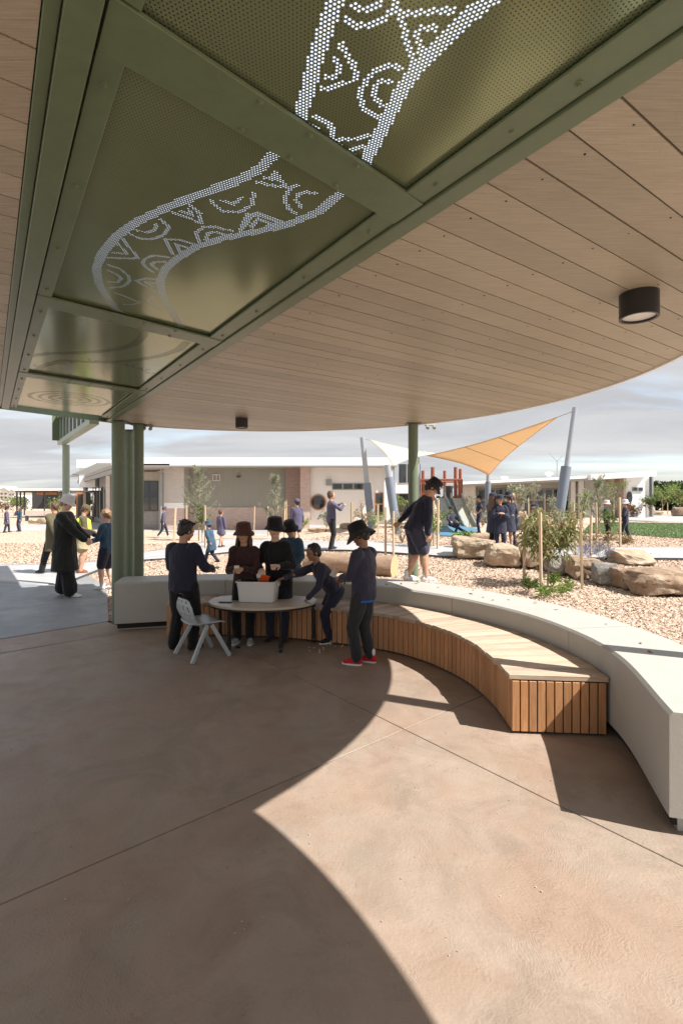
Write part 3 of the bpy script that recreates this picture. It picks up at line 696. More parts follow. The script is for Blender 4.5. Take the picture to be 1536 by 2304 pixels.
# patterned perforated panels
def z7(pts): return [(560 + x / 2.56, y / 2.56) for x, y in pts]
def z6(pts): return [(x / 2.743, 500 + y / 2.743) for x, y in pts]
BANDS = [([(800, -80), (762, 0), (735, 70), (708, 150), (693, 215), (672, 285), (650, 318), (630, 350)], .020), ([(1180, -60), (1120, 0), (1050, 55), (990, 112), (940, 165), (903, 215), (870, 280), (840, 340), (806, 402), (790, 432)], .021),
         ([(640, 335), (612, 362), (588, 388), (540, 415), (470, 440), (390, 470), (310, 507), (262, 540), (232, 575), (217, 610), (222, 645), (240, 675), (262, 703), (290, 722)], .020),
         ([(785, 432), (745, 462), (715, 487), (640, 517), (560, 533), (500, 545), (440, 565), (398, 590), (372, 612), (360, 640), (366, 672), (385, 705), (412, 748)], .020)]
MOT = [z7(q) for q in ([(525, 290), (560, 345), (600, 400), (625, 490), (560, 515), (425, 545)], [(490, 370), (530, 430), (500, 470), (440, 480)],
    [(885, 430), (840, 412), (790, 422), (730, 445), (690, 480), (655, 530), (640, 590), (660, 660), (740, 700)], [(810, 505), (760, 505), (720, 540), (710, 575), (760, 635)],
    [(1175, 105), (1120, 100), (980, 115), (870, 110), (885, 180), (910, 280), (940, 380)], [(1080, 200), (990, 195), (970, 240), (985, 325)],
    [(560, 155), (620, 185), (700, 190), (790, 140), (835, 90), (850, -20)], [(610, 75), (650, 95), (700, 100), (745, 60), (745, -20)],
    [(380, 700), (450, 730), (485, 780), (475, 840), (400, 900)], [(350, 750), (410, 790), (405, 840), (370, 860), (310, 850)],
    [(690, 810), (600, 830), (515, 835), (530, 920), (590, 1025)], [(655, 875), (590, 885), (605, 950)],
    [(45, 1075), (130, 1095), (215, 1105), (150, 1020)], [(85, 1050), (160, 1060), (130, 1030)],
    [(285, 1095), (240, 1110), (212, 1150), (210, 1190), (230, 1230), (270, 1255)], [(385, 1140), (330, 1130), (285, 1145), (270, 1175), (300, 1220)],
    [(10, 1260), (90, 1275), (180, 1310), (100, 1325)])] + [z6(q) for q in ([(805, 100), (880, 128), (960, 125), (1020, 95), (1040, 50), (995, 10)], [(850, 75), (900, 88), (955, 75), (965, 35)],
    [(660, 240), (740, 245), (850, 245), (805, 185), (765, 130)], [(695, 210), (780, 218), (730, 155)], [(1065, 220), (1040, 170), (1020, 130), (1110, 132), (1195, 160)], [(1105, 205), (1085, 160), (1150, 178)],
    [(1040, 240), (960, 228), (900, 245), (880, 270), (900, 300), (945, 328)], [(1015, 265), (950, 268), (935, 285), (970, 312)], [(665, 285), (740, 308), (790, 350), (800, 380), (770, 415), (685, 425)],
    [(670, 320), (735, 350), (745, 370), (725, 390), (675, 388)], [(970, 372), (905, 368), (840, 382), (900, 415), (970, 447)], [(950, 395), (895, 388), (950, 420)], [(715, 455), (790, 485), (870, 515), (820, 525), (770, 525)],
    [(1230, 150), (1213, 85), (1260, 52), (1340, 55), (1435, 80)], [(1270, 130), (1285, 90), (1330, 85), (1390, 105)], [(1000, 480), (950, 475), (915, 500), (930, 530), (1000, 560)],
    [(1480, 80), (1510, 20), (1530, -30)])] + [[(475, 462), (498, 484), (540, 487), (568, 470), (570, 445)], [(500, 462), (525, 470), (542, 455)], [(388, 488), (425, 500), (452, 512), (450, 490), (428, 472)], [(405, 485), (435, 495), (425, 482)],
    [(540, 530), (560, 505), (575, 488), (610, 500), (645, 513)], [(565, 520), (580, 503), (610, 512)]]
NSB = [([to_ns(*q) for q in p], w) for p, w in BANDS] + [([to_ns(*q) for q in p], .0085) for p in MOT]
# third bay: one long looping band with motifs; fourth: rings
def circ(c, r, a0=0, a1=360, n=40, ry=None): return [(c[0] + r * math.cos(R(a0 + (a1 - a0) * i / n)), c[1] + (ry or r) * math.sin(R(a0 + (a1 - a0) * i / n))) for i in range(n + 1)]
t3 = [z6(q) for q in ([(1150, 755), (1100, 800), (1000, 835), (850, 860), (700, 875), (550, 875), (400, 865), (320, 880), (250, 905), (240, 925)], [(140, 910), (120, 885), (130, 860), (180, 838), (300, 822), (450, 818), (600, 812), (740, 795), (830, 765), (880, 720), (885, 690)])]
NSB += [([to_ns(*q) for q in p], .030) for p in t3]
for k in range(13):
    f = k / 12; n_ = .34 + .78 * f; s_ = 4.55 - .62 * abs(math.sin(f * 3.0)) * .5 - .25 * f + .12
    NSB += [([(n_ - .035, s_ - .04), (n_, s_ + .04), (n_ + .035, s_ - .04)] if k % 2 else circ((n_, s_), .035, 0, 180, 8), .010)]
for r_ in (.10, .19, .28, .37): NSB.append((circ((.72, 6.02), r_, 20 * r_ * 10, 340 + 20 * r_ * 10, 60), .020))
def dist_ok(n_, s_, segs):
    for (ax, ay, bx, by, w) in segs:
        dx, dy = bx - ax, by - ay; L = dx * dx + dy * dy + 1e-12; t = min(1, max(0, ((n_ - ax) * dx + (s_ - ay) * dy) / L))
        if (ax + t * dx - n_) ** 2 + (ay + t * dy - s_) ** 2 < w * w: return True
    return False
SEGS = [(a[0], a[1], b_[0], b_[1], w) for pl, w in NSB for a, b_ in zip(pl, pl[1:])]
SEGA = np.array(SEGS)
hexa = [(math.cos(R(60 * k + 30)), math.sin(R(60 * k + 30))) for k in range(6)]
def panel(i, s_a, s_b, last=False):
    n0, n1 = .262, 1.196; zp = ZC + .016; V = []; T = []; Q = []
    r0 = int(math.floor((s_a - SKEW / 2) / LR)); r1 = int(math.ceil((s_b + SKEW / 2) / LR))
    for r_ in range(r0, r1):
        y0, y1 = r_ * LR, (r_ + 1) * LR; yc = (y0 + y1) / 2; sh = .5 * (abs(r_) % 2)
        # skewed ends
        lo, hi = n0, n1
        f = lambda s_edge: .211 + 1.065 * ((yc - s_edge) / SKEW + .5)
        hi = min(hi, f(s_a) ); lo = max(lo, f(s_b))
        if hi - lo < LP * 2: continue
        c0 = int(math.ceil(lo / LP + sh)); c1 = int(math.floor(hi / LP + sh))
        xs = (np.arange(c0, c1) - sh + .5) * LP
        if s_b < 0: hit = np.zeros(len(xs), bool)
        else:
            A = SEGA[:, None, 0:2]; D = (SEGA[:, 2:4] - SEGA[:, 0:2])[:, None, :]; Pp = np.stack([xs, np.full_like(xs, yc)], 1)[None]
            t = np.clip(((Pp - A) * D).sum(2) / ((D * D).sum(2) + 1e-12), 0, 1); dd = ((A + t[..., None] * D - Pp) ** 2).sum(2)
            hit = (dd < (SEGA[:, 4] ** 2)[:, None]).any(0)
        k = 0; m_ = len(xs)
        while k < m_:
            if not hit[k]:
                j = k
                while j < m_ and not hit[j]: j += 1
                a, b_ = xs[k] - LP / 2, xs[j - 1] + LP / 2; q = len(V)
                V.extend([(a, y0, 0), (b_, y0, 0), (b_, y1, 0), (a, y1, 0)]); Q.append((q, q + 1, q + 2, q + 3)); k = j
            else:
                x = xs[k]; q = len(V); a, b_ = x - LP / 2, x + LP / 2; rr = LP * .37
                V.extend([(a, y0, 0), (b_, y0, 0), (b_, y1, 0), (a, y1, 0)]); V.extend([(x + rr * hx, yc + rr * hy, 0) for hx, hy in hexa]); V.extend([(x + rr * hx, yc + rr * hy, .001 if s_a < 1 else (.0021 if s_a < 3 else .004)) for hx, hy in hexa])
                # hexa order: 30,90,150,210,270,330
                h_ = [q + 4 + t_ for t_ in range(6)]
                T.extend([(q + 2, h_[1], h_[0]), (q + 2, q + 3, h_[1]), (q + 3, h_[2], h_[1]), (q + 3, q, h_[3]), (q + 3, h_[3], h_[2]), (q, h_[4], h_[3]), (q, q + 1, h_[4]), (q + 1, h_[5], h_[4]), (q + 1, q + 2, h_[0]), (q + 1, h_[0], h_[5])])
                for t_ in range(6):
                    u_ = (t_ + 1) % 6; Q.append((h_[t_], h_[u_], h_[u_] + 6, h_[t_] + 6))
                k += 1
    me = bpy.data.meshes.new('perforated_panel'); me.from_pydata(V, [], Q + T); me.materials.append(MT['perf']); me.materials.append(MT['dark_gap']); me.polygons.foreach_set('material_index', [1 if abs(V[f[2]][2]) > 1e-5 else 0 for f in Q] + [0] * len(T)); me.update()  # hole walls coloured dark for the shade inside them
    o = bpy.data.objects.new('perforated_panel', me); link(o, canopy)
    o.matrix_local = Matrix(((N.x, U.x, 0, 0), (N.y, U.y, 0, -3), (0, 0, 1, zp - ZC), (0, 0, 0, 1)))
    return o
for i in range(len(ends) - 1): panel(i, ends[i] + PW / 2 - .06, ends[i + 1] - PW / 2 + .06 if i < len(ends) - 2 else ends[i + 1] - .0)
for q_ in ends[:-1]:  # hidden strips added above the panels to block light through the gaps
    strip(.215, 1.272, q_ - PW / 2 + .01 - SKEW / 2, q_ + PW / 2 - .01 - SKEW / 2, ZC + .0185, ZC + .022, 'leak_blocker', MT['green'], 0, q_ - PW / 2 + .01 + SKEW / 2, q_ + PW / 2 - .01 + SKEW / 2)
strip(.190, .268, -1.4, SE0 - .02, ZC + .0235, ZC + .027, 'leak_blocker', MT['green'], 0)
strip(1.19, 1.292, -1.4, SE1 - .02, ZC + .0235, ZC + .027, 'leak_blocker', MT['green'], 0)
strip(.205, 1.282, -1.4, SE0 - .02, ZC + .24, ZC + .246, 'translucent_sheet', MT['translucent'], 0, None, SE1 - .03)

# ---------------------------------------------------------------- columns, lights, clerestory
def column(px, d, r_, label, z1=ZC, group=None, z0=-.1):
    x = XD(px, d); t = empty('column', (x, d, 0), 0, label, 'column', group)
    MB().tube([(0, 0, z0), (0, 0, z1)], r_, 28).build('shaft', MT['green_col'], t, smooth=60)
    MB().box((0, 0, z1 - .006), (r_ * 2.9, r_ * 2.9, .010)).build('cap_plate', MT['dark'], t); return t
column(266, 6.72, .082, 'stout green column nearest the viewer at the left end of the wall', group='green columns holding the canopy')
column(290, 7.55, .068, 'slimmer green column half hidden between two others', group='green columns holding the canopy')
column(311.5, 6.98, .070, 'green column at the right of the cluster of three', group='green columns holding the canopy')
column(929, 6.90, .068, 'green column behind the boy standing on the wall', group='green columns holding the canopy')
cx = Vector((2.42, 3.22)); tcol = empty('column', (cx.x, cx.y, 0), 0, 'green column at the right edge of the canopy, outside the wall', 'column', 'green columns holding the canopy')
MB().tube([(0, 0, -.1), (0, 0, ZC)], .075, 28).build('shaft', MT['green_col'], tcol, smooth=60)
def downlight(x, y, r_, h, label):
    t = empty('ceiling_light', (x, y, ZC), 0, label, 'ceiling light', 'black surface mounted ceiling lights')
    MB().lathe([(0, 0), (r_, 0), (r_, -h), (r_ * .86, -h), (r_ * .84, -h + .02)], n=40).build('housing', MT['black'], t, smooth=40)
    MB().lathe([(0, -h + .012), (r_ * .85, -h + .012)], n=40).build('lens', MT['lens'], t); return t
p = P(1437, 661, ZC); downlight(p.x, p.y, .092, .125, 'large black cylinder light with pale lens at the right of the board ceiling')
p = P(543.5, 941, ZC); downlight(p.x, p.y, .080, .125, 'small black cylinder light far off above the table')
def camera_pod(px, d, label):
    t = empty('security_camera', (XD(px, d), d, ZC), 0, label, 'security camera', 'small security cameras under the canopy edge')
    MB().box((0, 0, -.012), (.16, .05, .02)).build('mount', MT['eave'], t, bevel=.004)
    for s in (-1, 1): MB().tube([(s * .045, 0, -.02), (s * .045, -.02, -.05), (s * .045, -.05, -.062)], [.018, .024, .022], 12).build('camera_head', MT['trim'], t, smooth=50)
camera_pod(968, 6.95, 'twin grey camera pod right of the single green column')
camera_pod(333, 7.05, 'single file camera pod right of the cluster of three green columns')
# window strip standing on the continuing beam beyond the canopy's far end
cl = empty('window_strip', (-4.2, 8.0, ZC), 0, 'dark green glazed upstand on a pale beam beyond the end of the canopy', 'clerestory')
A0 = Vector((-3.42, 6.95, 0)); A1 = Vector((-5.33, 9.55, 0)); o0 = Vector((-4.2, 8.0, ZC)); dd = (A1 - A0).normalized()
def clb(a, b_, z0, z1, w, name, mat): 
    p, q = A0.lerp(A1, a), A0.lerp(A1, b_); m_ = (p + q) / 2
    return MB().box((0, 0, 0), ((q - p).length, w, z1 - z0)).build(name, mat, cl), (m_, z0, z1, p, q)
def cladd(a, b_, z0, z1, w, name, mat, off=0):
    o, (m_, z0, z1, p, q) = clb(a, b_, z0, z1, w, name, mat); nn = Vector((-dd.y, dd.x, 0))
    o.location = (m_ + nn * off - Vector((o0.x, o0.y, 0))) + Vector((0, 0, (z0 + z1) / 2 - ZC)); o.rotation_euler = (0, 0, math.atan2(dd.y, dd.x)); return o
cladd(0, 1, ZC - .0, ZC + .075, .12, 'beam', MT['green_light'])
cladd(0, .98, ZC + .078, ZC + .50, .03, 'glazing', MT['glass'])
for k in range(9): cladd(.0 + k * .12, .0 + k * .12 + .016, ZC + .078, ZC + .50, .07, 'mullion', MT['green_light'])
cladd(0, .985, ZC + .50, ZC + .58, .14, 'top_rail', MT['green_light'])
rp_ = [NS(n_, s_, 0) for n_, s_ in ((1.14, 6.9), (1.14, 12.5), (1.84, 12.5), (1.95, 8.62), (3.1, 8.36), (3.1, 6.9))]
MB().prism([(v.x - o0.x, v.y - o0.y) for v in rp_], ZC + .585 - ZC, ZC + .66 - ZC).build('roof', MT['white_roof'], cl)
e1 = cladd(.985, 1.0, ZC + .078, ZC + .58, .30, 'end_panel', MT['green'])
x_ = XD(148.5, 9.5); t = empty('column', (x_, 9.5, 0), 0, 'slender sunlit pale green column behind the woman in black', 'column')
MB().tube([(0, 0, -.1), (0, 0, ZC)], .062, 24).build('shaft', MT['green_light'], t, smooth=60)

# ================================================================ BUILDINGS
def bld(name, loc, label, cat='building'): return empty(name, loc, 0, label, cat)
class B:                                              # parts of one building, given in photo pixels at a depth
    def __init__(s, root): s.r = root; s.l = Vector(root.location)
    def box(s, name, mat, x0, x1, y0, y1, z0, z1, parent=None, bevel=0):
        p = parent or s.r; w = s.l if parent is None else s.l + Vector(parent.location)
        c = Vector(((x0 + x1) / 2, (y0 + y1) / 2, (z0 + z1) / 2))
        o = MB().box((0, 0, 0), (abs(x1 - x0), abs(y1 - y0), abs(z1 - z0))).build(name, mat, p, bevel=bevel, seg=1); o.location = c - w; return o
    def px(s, name, mat, p0, p1, q0, q1, d, t, **k):   # pixels x p0..p1, y q0(top)..q1(bottom), face at depth d, thickness t behind it
        return s.box(name, mat, XD(p0, d), XD(p1, d), d, d + t, ZD(q1, d), ZD(q0, d), **k)
    def window(s, p0, p1, q0, q1, d, nx=1, nz=1, frame=MT['dark'], fw=.05):
        f = s.px('window', frame, p0, p1, q0, q1, d - .05, .10); x0, x1, z0, z1 = XD(p0, d), XD(p1, d), ZD(q1, d), ZD(q0, d)
        for i in range(nx):
            for j in range(nz):
                a, b_ = x0 + (x1 - x0) * i / nx + fw, x0 + (x1 - x0) * (i + 1) / nx - fw; c, e_ = z0 + (z1 - z0) * j / nz + fw, z0 + (z1 - z0) * (j + 1) / nz - fw
                if b_ > a and e_ > c:
                    o = MB().box((0, 0, 0), (b_ - a, .012, e_ - c)).build('pane', MT['glass'], f)
                    o.location = Vector(((a + b_) / 2, d - .058, (c + e_) / 2)) - s.l - Vector(f.location)
        return f
D = 28.
s1 = B(bld('school_building', (XD(600, D), D, 0), 'long low white school building with taupe recess and porthole window behind the table'))
s1.px('wall', MT['clad'], 414, 642, 1046, 1142, D + 1.0, .25)
for k in range(0, 56): s1.px('cladding_rib', MT['clad'], 415.5 + k * 4.05, 416.3 + k * 4.05, 1047, 1141, D + .97, .03)
s1.px('wall', MT['pink_brick'], 414, 642, 1142.3, 1215, D + .9, .35)
s1.px('wall', MT['pale_brick'], 369, 413.6, 1048, 1130.6, D, 1.3); s1.px('wall', MT['white_wall'], 369, 413.6, 1131, 1144, D, 1.3); s1.px('wall', MT['pink_brick'], 369, 413.6, 1144.4, 1215, D, 1.3)
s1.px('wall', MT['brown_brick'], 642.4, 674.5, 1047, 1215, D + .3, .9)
s1.px('wall', MT['pink_brick'], 675, 697, 1048, 1215, D - .25, 1.5)
# white wall with a round opening: built round the porthole
cxp, czp, rp = XD(716, D), ZD(1130, D), 17.5 * D / F; X0, X1, Z0, Z1 = XD(697.3, D), XD(886, D), ZD(1215, D), ZD(1048, D)
mb = MB(); nn_ = 40; vs = []
for k in range(nn_):
    a = 2 * math.pi * (k + .5) / nn_; c, s_ = math.cos(a), math.sin(a); vs.append((rp * c, 0, rp * s_))
    t = min(((X1 - cxp) if c > 0 else (cxp - X0)) / max(abs(c), 1e-6), ((Z1 - czp) if s_ > 0 else (czp - Z0)) / max(abs(s_), 1e-6)); vs.append((t * c, 0, t * s_))
fs = [(2 * k, 2 * k + 1, (2 * k + 3) % (2 * nn_), (2 * k + 2) % (2 * nn_)) for k in range(nn_)]
for cx_, cz_ in ((X0, Z0), (X1, Z0), (X1, Z1), (X0, Z1)):
    i = len(vs); ang = math.atan2(cz_ - czp, cx_ - cxp) % (2 * math.pi); k = int(ang / (2 * math.pi) * nn_ - .5) % nn_; vs.append((cx_ - cxp, 0, cz_ - czp)); fs.append((2 * k + 1, i, (2 * k + 3) % (2 * nn_)))
k0 = len(vs)
for k in range(nn_): x, _, z = vs[2 * k]; vs.append((x, .3, z))
fs += [(2 * k, (2 * k + 2) % (2 * nn_), k0 + (k + 1) % nn_, k0 + k) for k in range(nn_)]
o = mb.add(vs, fs).build('wall', MT['white_wall'], s1.r); o.location = Vector((cxp, D, czp)) - s1.l
s1.px('wall', MT['white_wall'], 697.3, 886, 1046, 1215, D + .301, .9)
o = MB().lathe([(rp * .86, -.06), (rp * 1.03, -.06), (rp * 1.03, .28), (rp * .86, .28)], n=40, mat=Matrix.Rotation(R(-90), 3, 'X')).build('porthole_frame', MT['cedar'], s1.r, smooth=40); o.location = Vector((cxp, D, czp)) - s1.l
o2 = MB().lathe([(0, 0), (rp * .86, 0)], n=40, mat=Matrix.Rotation(R(90), 3, 'X')).build('pane', MT['glass'], o); o2.location = (0, .2, 0)
s1.window(747, 818, 1087, 1102, D, 3, 1, MT['trim'])
s1.window(843, 862, 1108, 1160, D, 1, 2, MT['cedar'])
s1.px('wall_light', MT['trim'], 733, 745, 1078, 1092, D - .2, .2)
s1.px('wall', MT['grey_brick'], 255, 362, 1150, 1215, D + .5, .5); s1.px('wall', MT['clad'], 255, 362, 1062, 1082, D + .5, .5)
s1.px('wall', MT['trim'], 357, 369, 1062, 1215, D + .1, .9)
s1.window(318, 357, 1082, 1150, D + .5, 2, 2); s1.window(262, 316, 1082, 1150, D + .5, 3, 2)
for p_ in (361, 884): s1.px('downpipe', MT['trim'], p_, p_ + 3.4, 1052, 1200, D - .35, .12)
s1.px('soffit', MT['eave'], 252, 892, 1047.5, 1049, D - .9, 2.9)
f_ = s1.px('roof', MT['white_roof'], 250, 893, 1029, 1047, D - 1.0, 13)
s1.px('roof_trim', MT['trim'], 250, 893.4, 1047.3, 1049.6, D - 1.05, .08)
s1.px('ceiling_strip', MT['clad'], 414, 642, 1049.4, 1051, D - .4, 1.4)
for k, p_ in enumerate((478, 486, 494)):
    s1.px('sign_letter', MT['white_paint'], p_, p_ + 1.4, 1068, 1081, D + .93, .03)
s1.px('sign_letter', MT['white_paint'], 478, 495, 1067, 1068.6, D + .93, .03); s1.px('sign_letter', MT['white_paint'], 478, 495, 1080.4, 1082, D + .93, .03)
s1.px('wall_light', MT['dark'], 532, 540, 1071, 1074, D + .85, .1)
for k, (p0, p1) in enumerate(((897, 914), (916, 945))): s1.window(p0, p1, 1044, 1086, D + 4, 1, 1)
s1.px('wall', MT['white_wall'], 889, 950, 1086.4, 1110, D + 4, 2); s1.px('wall', MT['clad'], 889, 950, 1110.3, 1215, D + 4.2, 2); s1.window(898, 944, 1112, 1160, D + 4.2, 3, 1)
# verandah wing running away at the left
s2 = B(bld('verandah_wing', (-16, 33, 0), 'white roofed school wing with a deep slatted verandah left of the columns'))
s2.px('wall', MT['white_wall'], 172, 262, 1034, 1052, 38, 6); s2.px('wall', MT['white_wall'], 178, 214, 1052.3, 1096, 38.2, 5)
x0a, x0b = XD(180, 42), XD(256, 27.2)
def slabq(name, mat, pts, z0, z1): o = MB().prism([(p[0] - s2.l.x, p[1] - s2.l.y) for p in pts], z0, z1).build(name, mat, s2.r); return o
slabq('verandah_roof', MT['eave'], [(XD(176, 42), 42), (XD(256, 27), 27), (XD(256, 27) + 3, 27), (XD(214, 42) + 3, 42)], 3.40, 3.62)
mbf = MB()
for k in range(24):
    a = k / 24; p = Vector((XD(176, 42), 42, 3.5)).lerp(Vector((XD(256, 27), 27, 3.5)), a)
    o = MB().box((0, 0, 0), (1.0, .06, .09)).build('verandah_slat', MT['trim'], s2.r); o.location = p + Vector((-.35, 0, .17)) - s2.l
bq = MB().bar(Vector((XD(176, 42), 42, 3.22)) - s2.l, Vector((XD(256, 27), 27, 3.22)) - s2.l, .12, .26).build('verandah_beam', MT['trim'], s2.r)
slabq('wall', MT['grey_wall'], [(XD(208, 44), 44), (XD(256, 30), 30), (XD(256, 30) + .4, 30), (XD(208, 44) + .4, 44)], -.1, 3.4)
for a in (.12, .3, .48, .66):
    p, q = Vector((XD(208, 44), 44, 1.5)).lerp(Vector((XD(256, 30), 30, 1.5)), a), Vector((XD(208, 44), 44, 1.5)).lerp(Vector((XD(256, 30), 30, 1.5)), a + .11)
    w_ = MB().bar(p - s2.l - Vector((.03, 0, 0)), q - s2.l - Vector((.03, 0, 0)), .06, 2.3).build('window', MT['glass'], s2.r)
for px_, d_ in ((187, 41), (238, 28.5)): s2.px('post', MT['pale_brick'], px_, px_ + 9 * 28 / d_, 1078 if d_ > 30 else 1070, 1180, d_, .35)
s2.px('entrance', MT['amber'], 171, 188, 1106, 1170, 43, .3); s2.px('door', MT['dark'], 175, 184, 1112, 1170, 42.9, .1)  # amber light of the entrance put into its colour
s2.px('awning', MT['trim'], 130, 202, 1103, 1106, 39, 4); s2.px('wall', MT['clad'], 188.3, 200, 1106.3, 1170, 43, .3)
s2.px('window', MT['glass'], 189, 199, 1110, 1160, 42.9, .08)
# open sided shelter at far left
s3 = B(bld('open_shelter', (-24, 50, 0), 'dark open sided shelter with a pale skillion roof at far left'))
s3.px('roof', MT['white_roof'], 50, 160, 1099, 1104, 49, 8); s3.px('roof', MT['dark'], 34, 160, 1104.3, 1107.5, 49.2, 8)
s3.px('wall', MT['dark'], 72, 97, 1108, 1145, 55, .3); s3.px('wall', MT['grey_wall'], 98, 155, 1108, 1145, 55, .3); s3.window(100, 128, 1113, 1142, 54.9, 3, 1)
s3.px('sign_band', MT['amber'], 82, 132, 1108, 1113, 50, .1)
for p_ in (36, 44, 53, 98, 128): s3.px('post', MT['dark'], p_, p_ + 2.2, 1107.7, 1160, 49.5, .12)
# houses far off
for (p0, p1, t_, gab, lab) in ((-30, -4, 1100, 1092, 'white two storey house at the left edge of the horizon'), (-2, 18, 1104, 1097, 'white gabled house far off beyond the shelter'), (19, 33, 1106, 1101, 'small pale house beside the far gabled house')):
    h_ = B(bld('house', (XD((p0 + p1) / 2, 160), 160, 0), lab, 'house')); h_.r['group'] = 'houses on the far left horizon'
    h_.px('wall', MT['white_wall'], p0, p1, t_, 1145, 160, 9)
    x0, x1, z0, z1 = XD(p0 - 1, 159), XD(p1 + 1, 159), ZD(t_, 160), ZD(gab, 160)
    o = MB().add([(x0, 159, z0), (x1, 159, z0), ((x0 + x1) / 2, 159, z1), (x0, 170, z0), (x1, 170, z0), ((x0 + x1) / 2, 170, z1)], [(0, 1, 2), (3, 5, 4), (0, 3, 4, 1), (1, 4, 5, 2), (2, 5, 3, 0)]).build('roof', MT['clad'], h_.r); o.location = -h_.l
    w_ = (p1 - p0) / 4
    for a in (p0 + w_ * .6, p0 + w_ * 2.4):
        h_.window(a, a + w_, t_ + 5, t_ + 9, 159.95, 1, 1, MT['trim'], .15); h_.window(a, a + w_, t_ + 13, t_ + 18, 159.95, 1, 1, MT['trim'], .15)
# right hand building
D2 = 40.
s4 = B(bld('classroom_building', (XD(1250, D2), D2, 0), 'long classroom building with dark windows and white raised roof end at right'))
def slope_roof(root, pa, pb, d, t, th, mat, name):    # pa,pb: (px, top py)
    x0, z0, x1, z1 = XD(pa[0], d), ZD(pa[1], d), XD(pb[0], d), ZD(pb[1], d)
    vs = [(x0, d, z0 - th), (x1, d, z1 - th), (x1, d, z1), (x0, d, z0)]; vs += [(x, y + t, z) for x, y, z in vs]
    o = MB().add(vs, [(0, 1, 2, 3), (7, 6, 5, 4), (0, 4, 5, 1), (1, 5, 6, 2), (2, 6, 7, 3), (3, 7, 4, 0)]).build(name, mat, root.r); o.location = -root.l; return o
slope_roof(s4, (1040, 1084), (1330, 1070), D2 - 1.2, 9, .20, MT['white_roof'], 'roof'); slope_roof(s4, (1040, 1089.6), (1330, 1076), D2 - 1.1, 8, .16, MT['trim'], 'gutter')
slope_roof(s4, (1329, 1067), (1476, 1059), D2 - 1.6, 10, .42, MT['white_roof'], 'roof')
s4.px('wall', MT['clad'], 1040, 1300, 1084, 1098, D2 + 1.2, .4)
s4.px('wall', MT['pale_brick'], 1044, 1069, 1090, 1180, D2, 1.6); s4.px('wall', MT['clad'], 1069.3, 1310, 1098.3, 1180, D2 + 1.3, .3)
for (a, b_, n_) in ((1074, 1152, 4), (1182, 1222, 2), (1224, 1262, 2), (1264, 1282, 1)): s4.window(a, b_, 1100, 1150, D2 + 1.25, n_, 2, MT['trim'], .06)
s4.px('wall', MT['clad'], 1155, 1180, 1090, 1180, D2 + .2, 1.2); s4.px('downpipe', MT['trim'], 1150, 1153, 1080, 1165, D2 - .3, .14)
s4.px('post', MT['pale_brick'], 1301, 1313, 1080, 1180, D2 - .4, .5); s4.px('post', MT['pale_brick'], 1284, 1294, 1080, 1180, D2 - .4, .5)
s4.px('wall', MT['clad'], 1314, 1366, 1078, 1115, D2 + .8, .4); s4.px('wall', MT['white_wall'], 1314, 1366, 1115.3, 1180, D2 + .75, .4)
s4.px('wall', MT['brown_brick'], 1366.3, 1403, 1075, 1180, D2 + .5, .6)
s4.px('wall', MT['pink_brick'], 1403.3, 1408, 1073, 1180, D2 - .2, 1.2); s4.px('wall', MT['white_wall'], 1408.3, 1459.6, 1070, 1180, D2 - .1, 5)
s4.window(1422, 1446, 1096, 1105, D2 - .12, 2, 1, MT['trim'])
xp, zp_ = XD(1413.5, D2), ZD(1119, D2); o = MB().lathe([(0, -.02), (.34, -.02), (.40, -.05), (.40, .02)], n=32, mat=Matrix.Rotation(R(90), 3, 'X')).build('porthole', MT['dark'], s4.r); o.location = Vector((xp, D2 - .14, zp_)) - s4.l; o.scale = (.55, 1, 1.2)
s4.px('glazed_corner', MT['glass'], 1460, 1467, 1068, 1180, D2 + .3, 3); s4.px('post', MT['trim'], 1467.3, 1469.5, 1066, 1180, D2 - .3, .1)
for px_, py_ in ((1152, 1080), (1257, 1070)):
    o = MB().lathe([(.35, 0), (.35, .25), (.65, .32), (.65, .55), (.4, .7), (0, .7)], n=20).build('roof_vent', MT['white_roof'], s4.r, smooth=40); o.scale = (.5, .5, .55); o.location = Vector((XD(px_, D2), D2 + 2, ZD(py_, D2))) - s4.l
mast = MB(); x = XD(1253, 46); z = ZD(1072, 46)
mast.tube([(0, 0, 0), (0, 0, 1.4), (-.8, 0, 2.2)], [.05, .05, .03], 6).tube([(0, 0, 1.4), (.5, 0, 1.9)], .03, 6)
o = mast.build('aerial', MT['trim'], s4.r); o.location = Vector((x, 46, z)) - s4.l

# ================================================================ SHADE SAILS
def sail_pole(base, top, sleeve_to, r_, rs, label):
    t = empty('shade_sail_pole', base, 0, label, 'pole', 'leaning poles of the shade sails'); d = Vector(top) - Vector(base)
    MB().tube([Vector((0, 0, -.2)), d], r_, 16).build('pole', MT['pole_grey'], t, smooth=60)
    MB().tube([d * .0, d * sleeve_to], rs, 20).build('padding', MT['sleeve'], t, smooth=60); return Vector(top)
T1 = sail_pole((XD(836, 23), 23, gz(2, 23)), (XD(815, 23), 23, ZD(984, 23)), .50, .115, .17, 'slim grey pole leaning left at the tip of the cream sail')
T2 = sail_pole((XD(893, 19.5), 19.5, .35), (XD(871, 19.5), 19.5, ZD(1046, 19.5)), .82, .12, .17, 'short thick padded pole left of the single green column')
T3 = sail_pole((XD(1250, 17.5), 17.5, .35), (XD(1293, 17.5), 17.5, ZD(917, 17.5)), .545, .085, .17, 'tall blue grey pole leaning right that lifts the orange sail')
T4 = sail_pole((XD(1096, 29), 29, .35), (XD(1098, 29), 29, ZD(1066, 29)), .84, .11, .16, 'upright grey pole at the low corner of the orange sail')
T5 = sail_pole((XD(940, 24), 24, .35), (XD(938, 24), 24, ZD(1006, 24)), .3, .10, .16, 'grey pole mostly hidden behind the single green column')
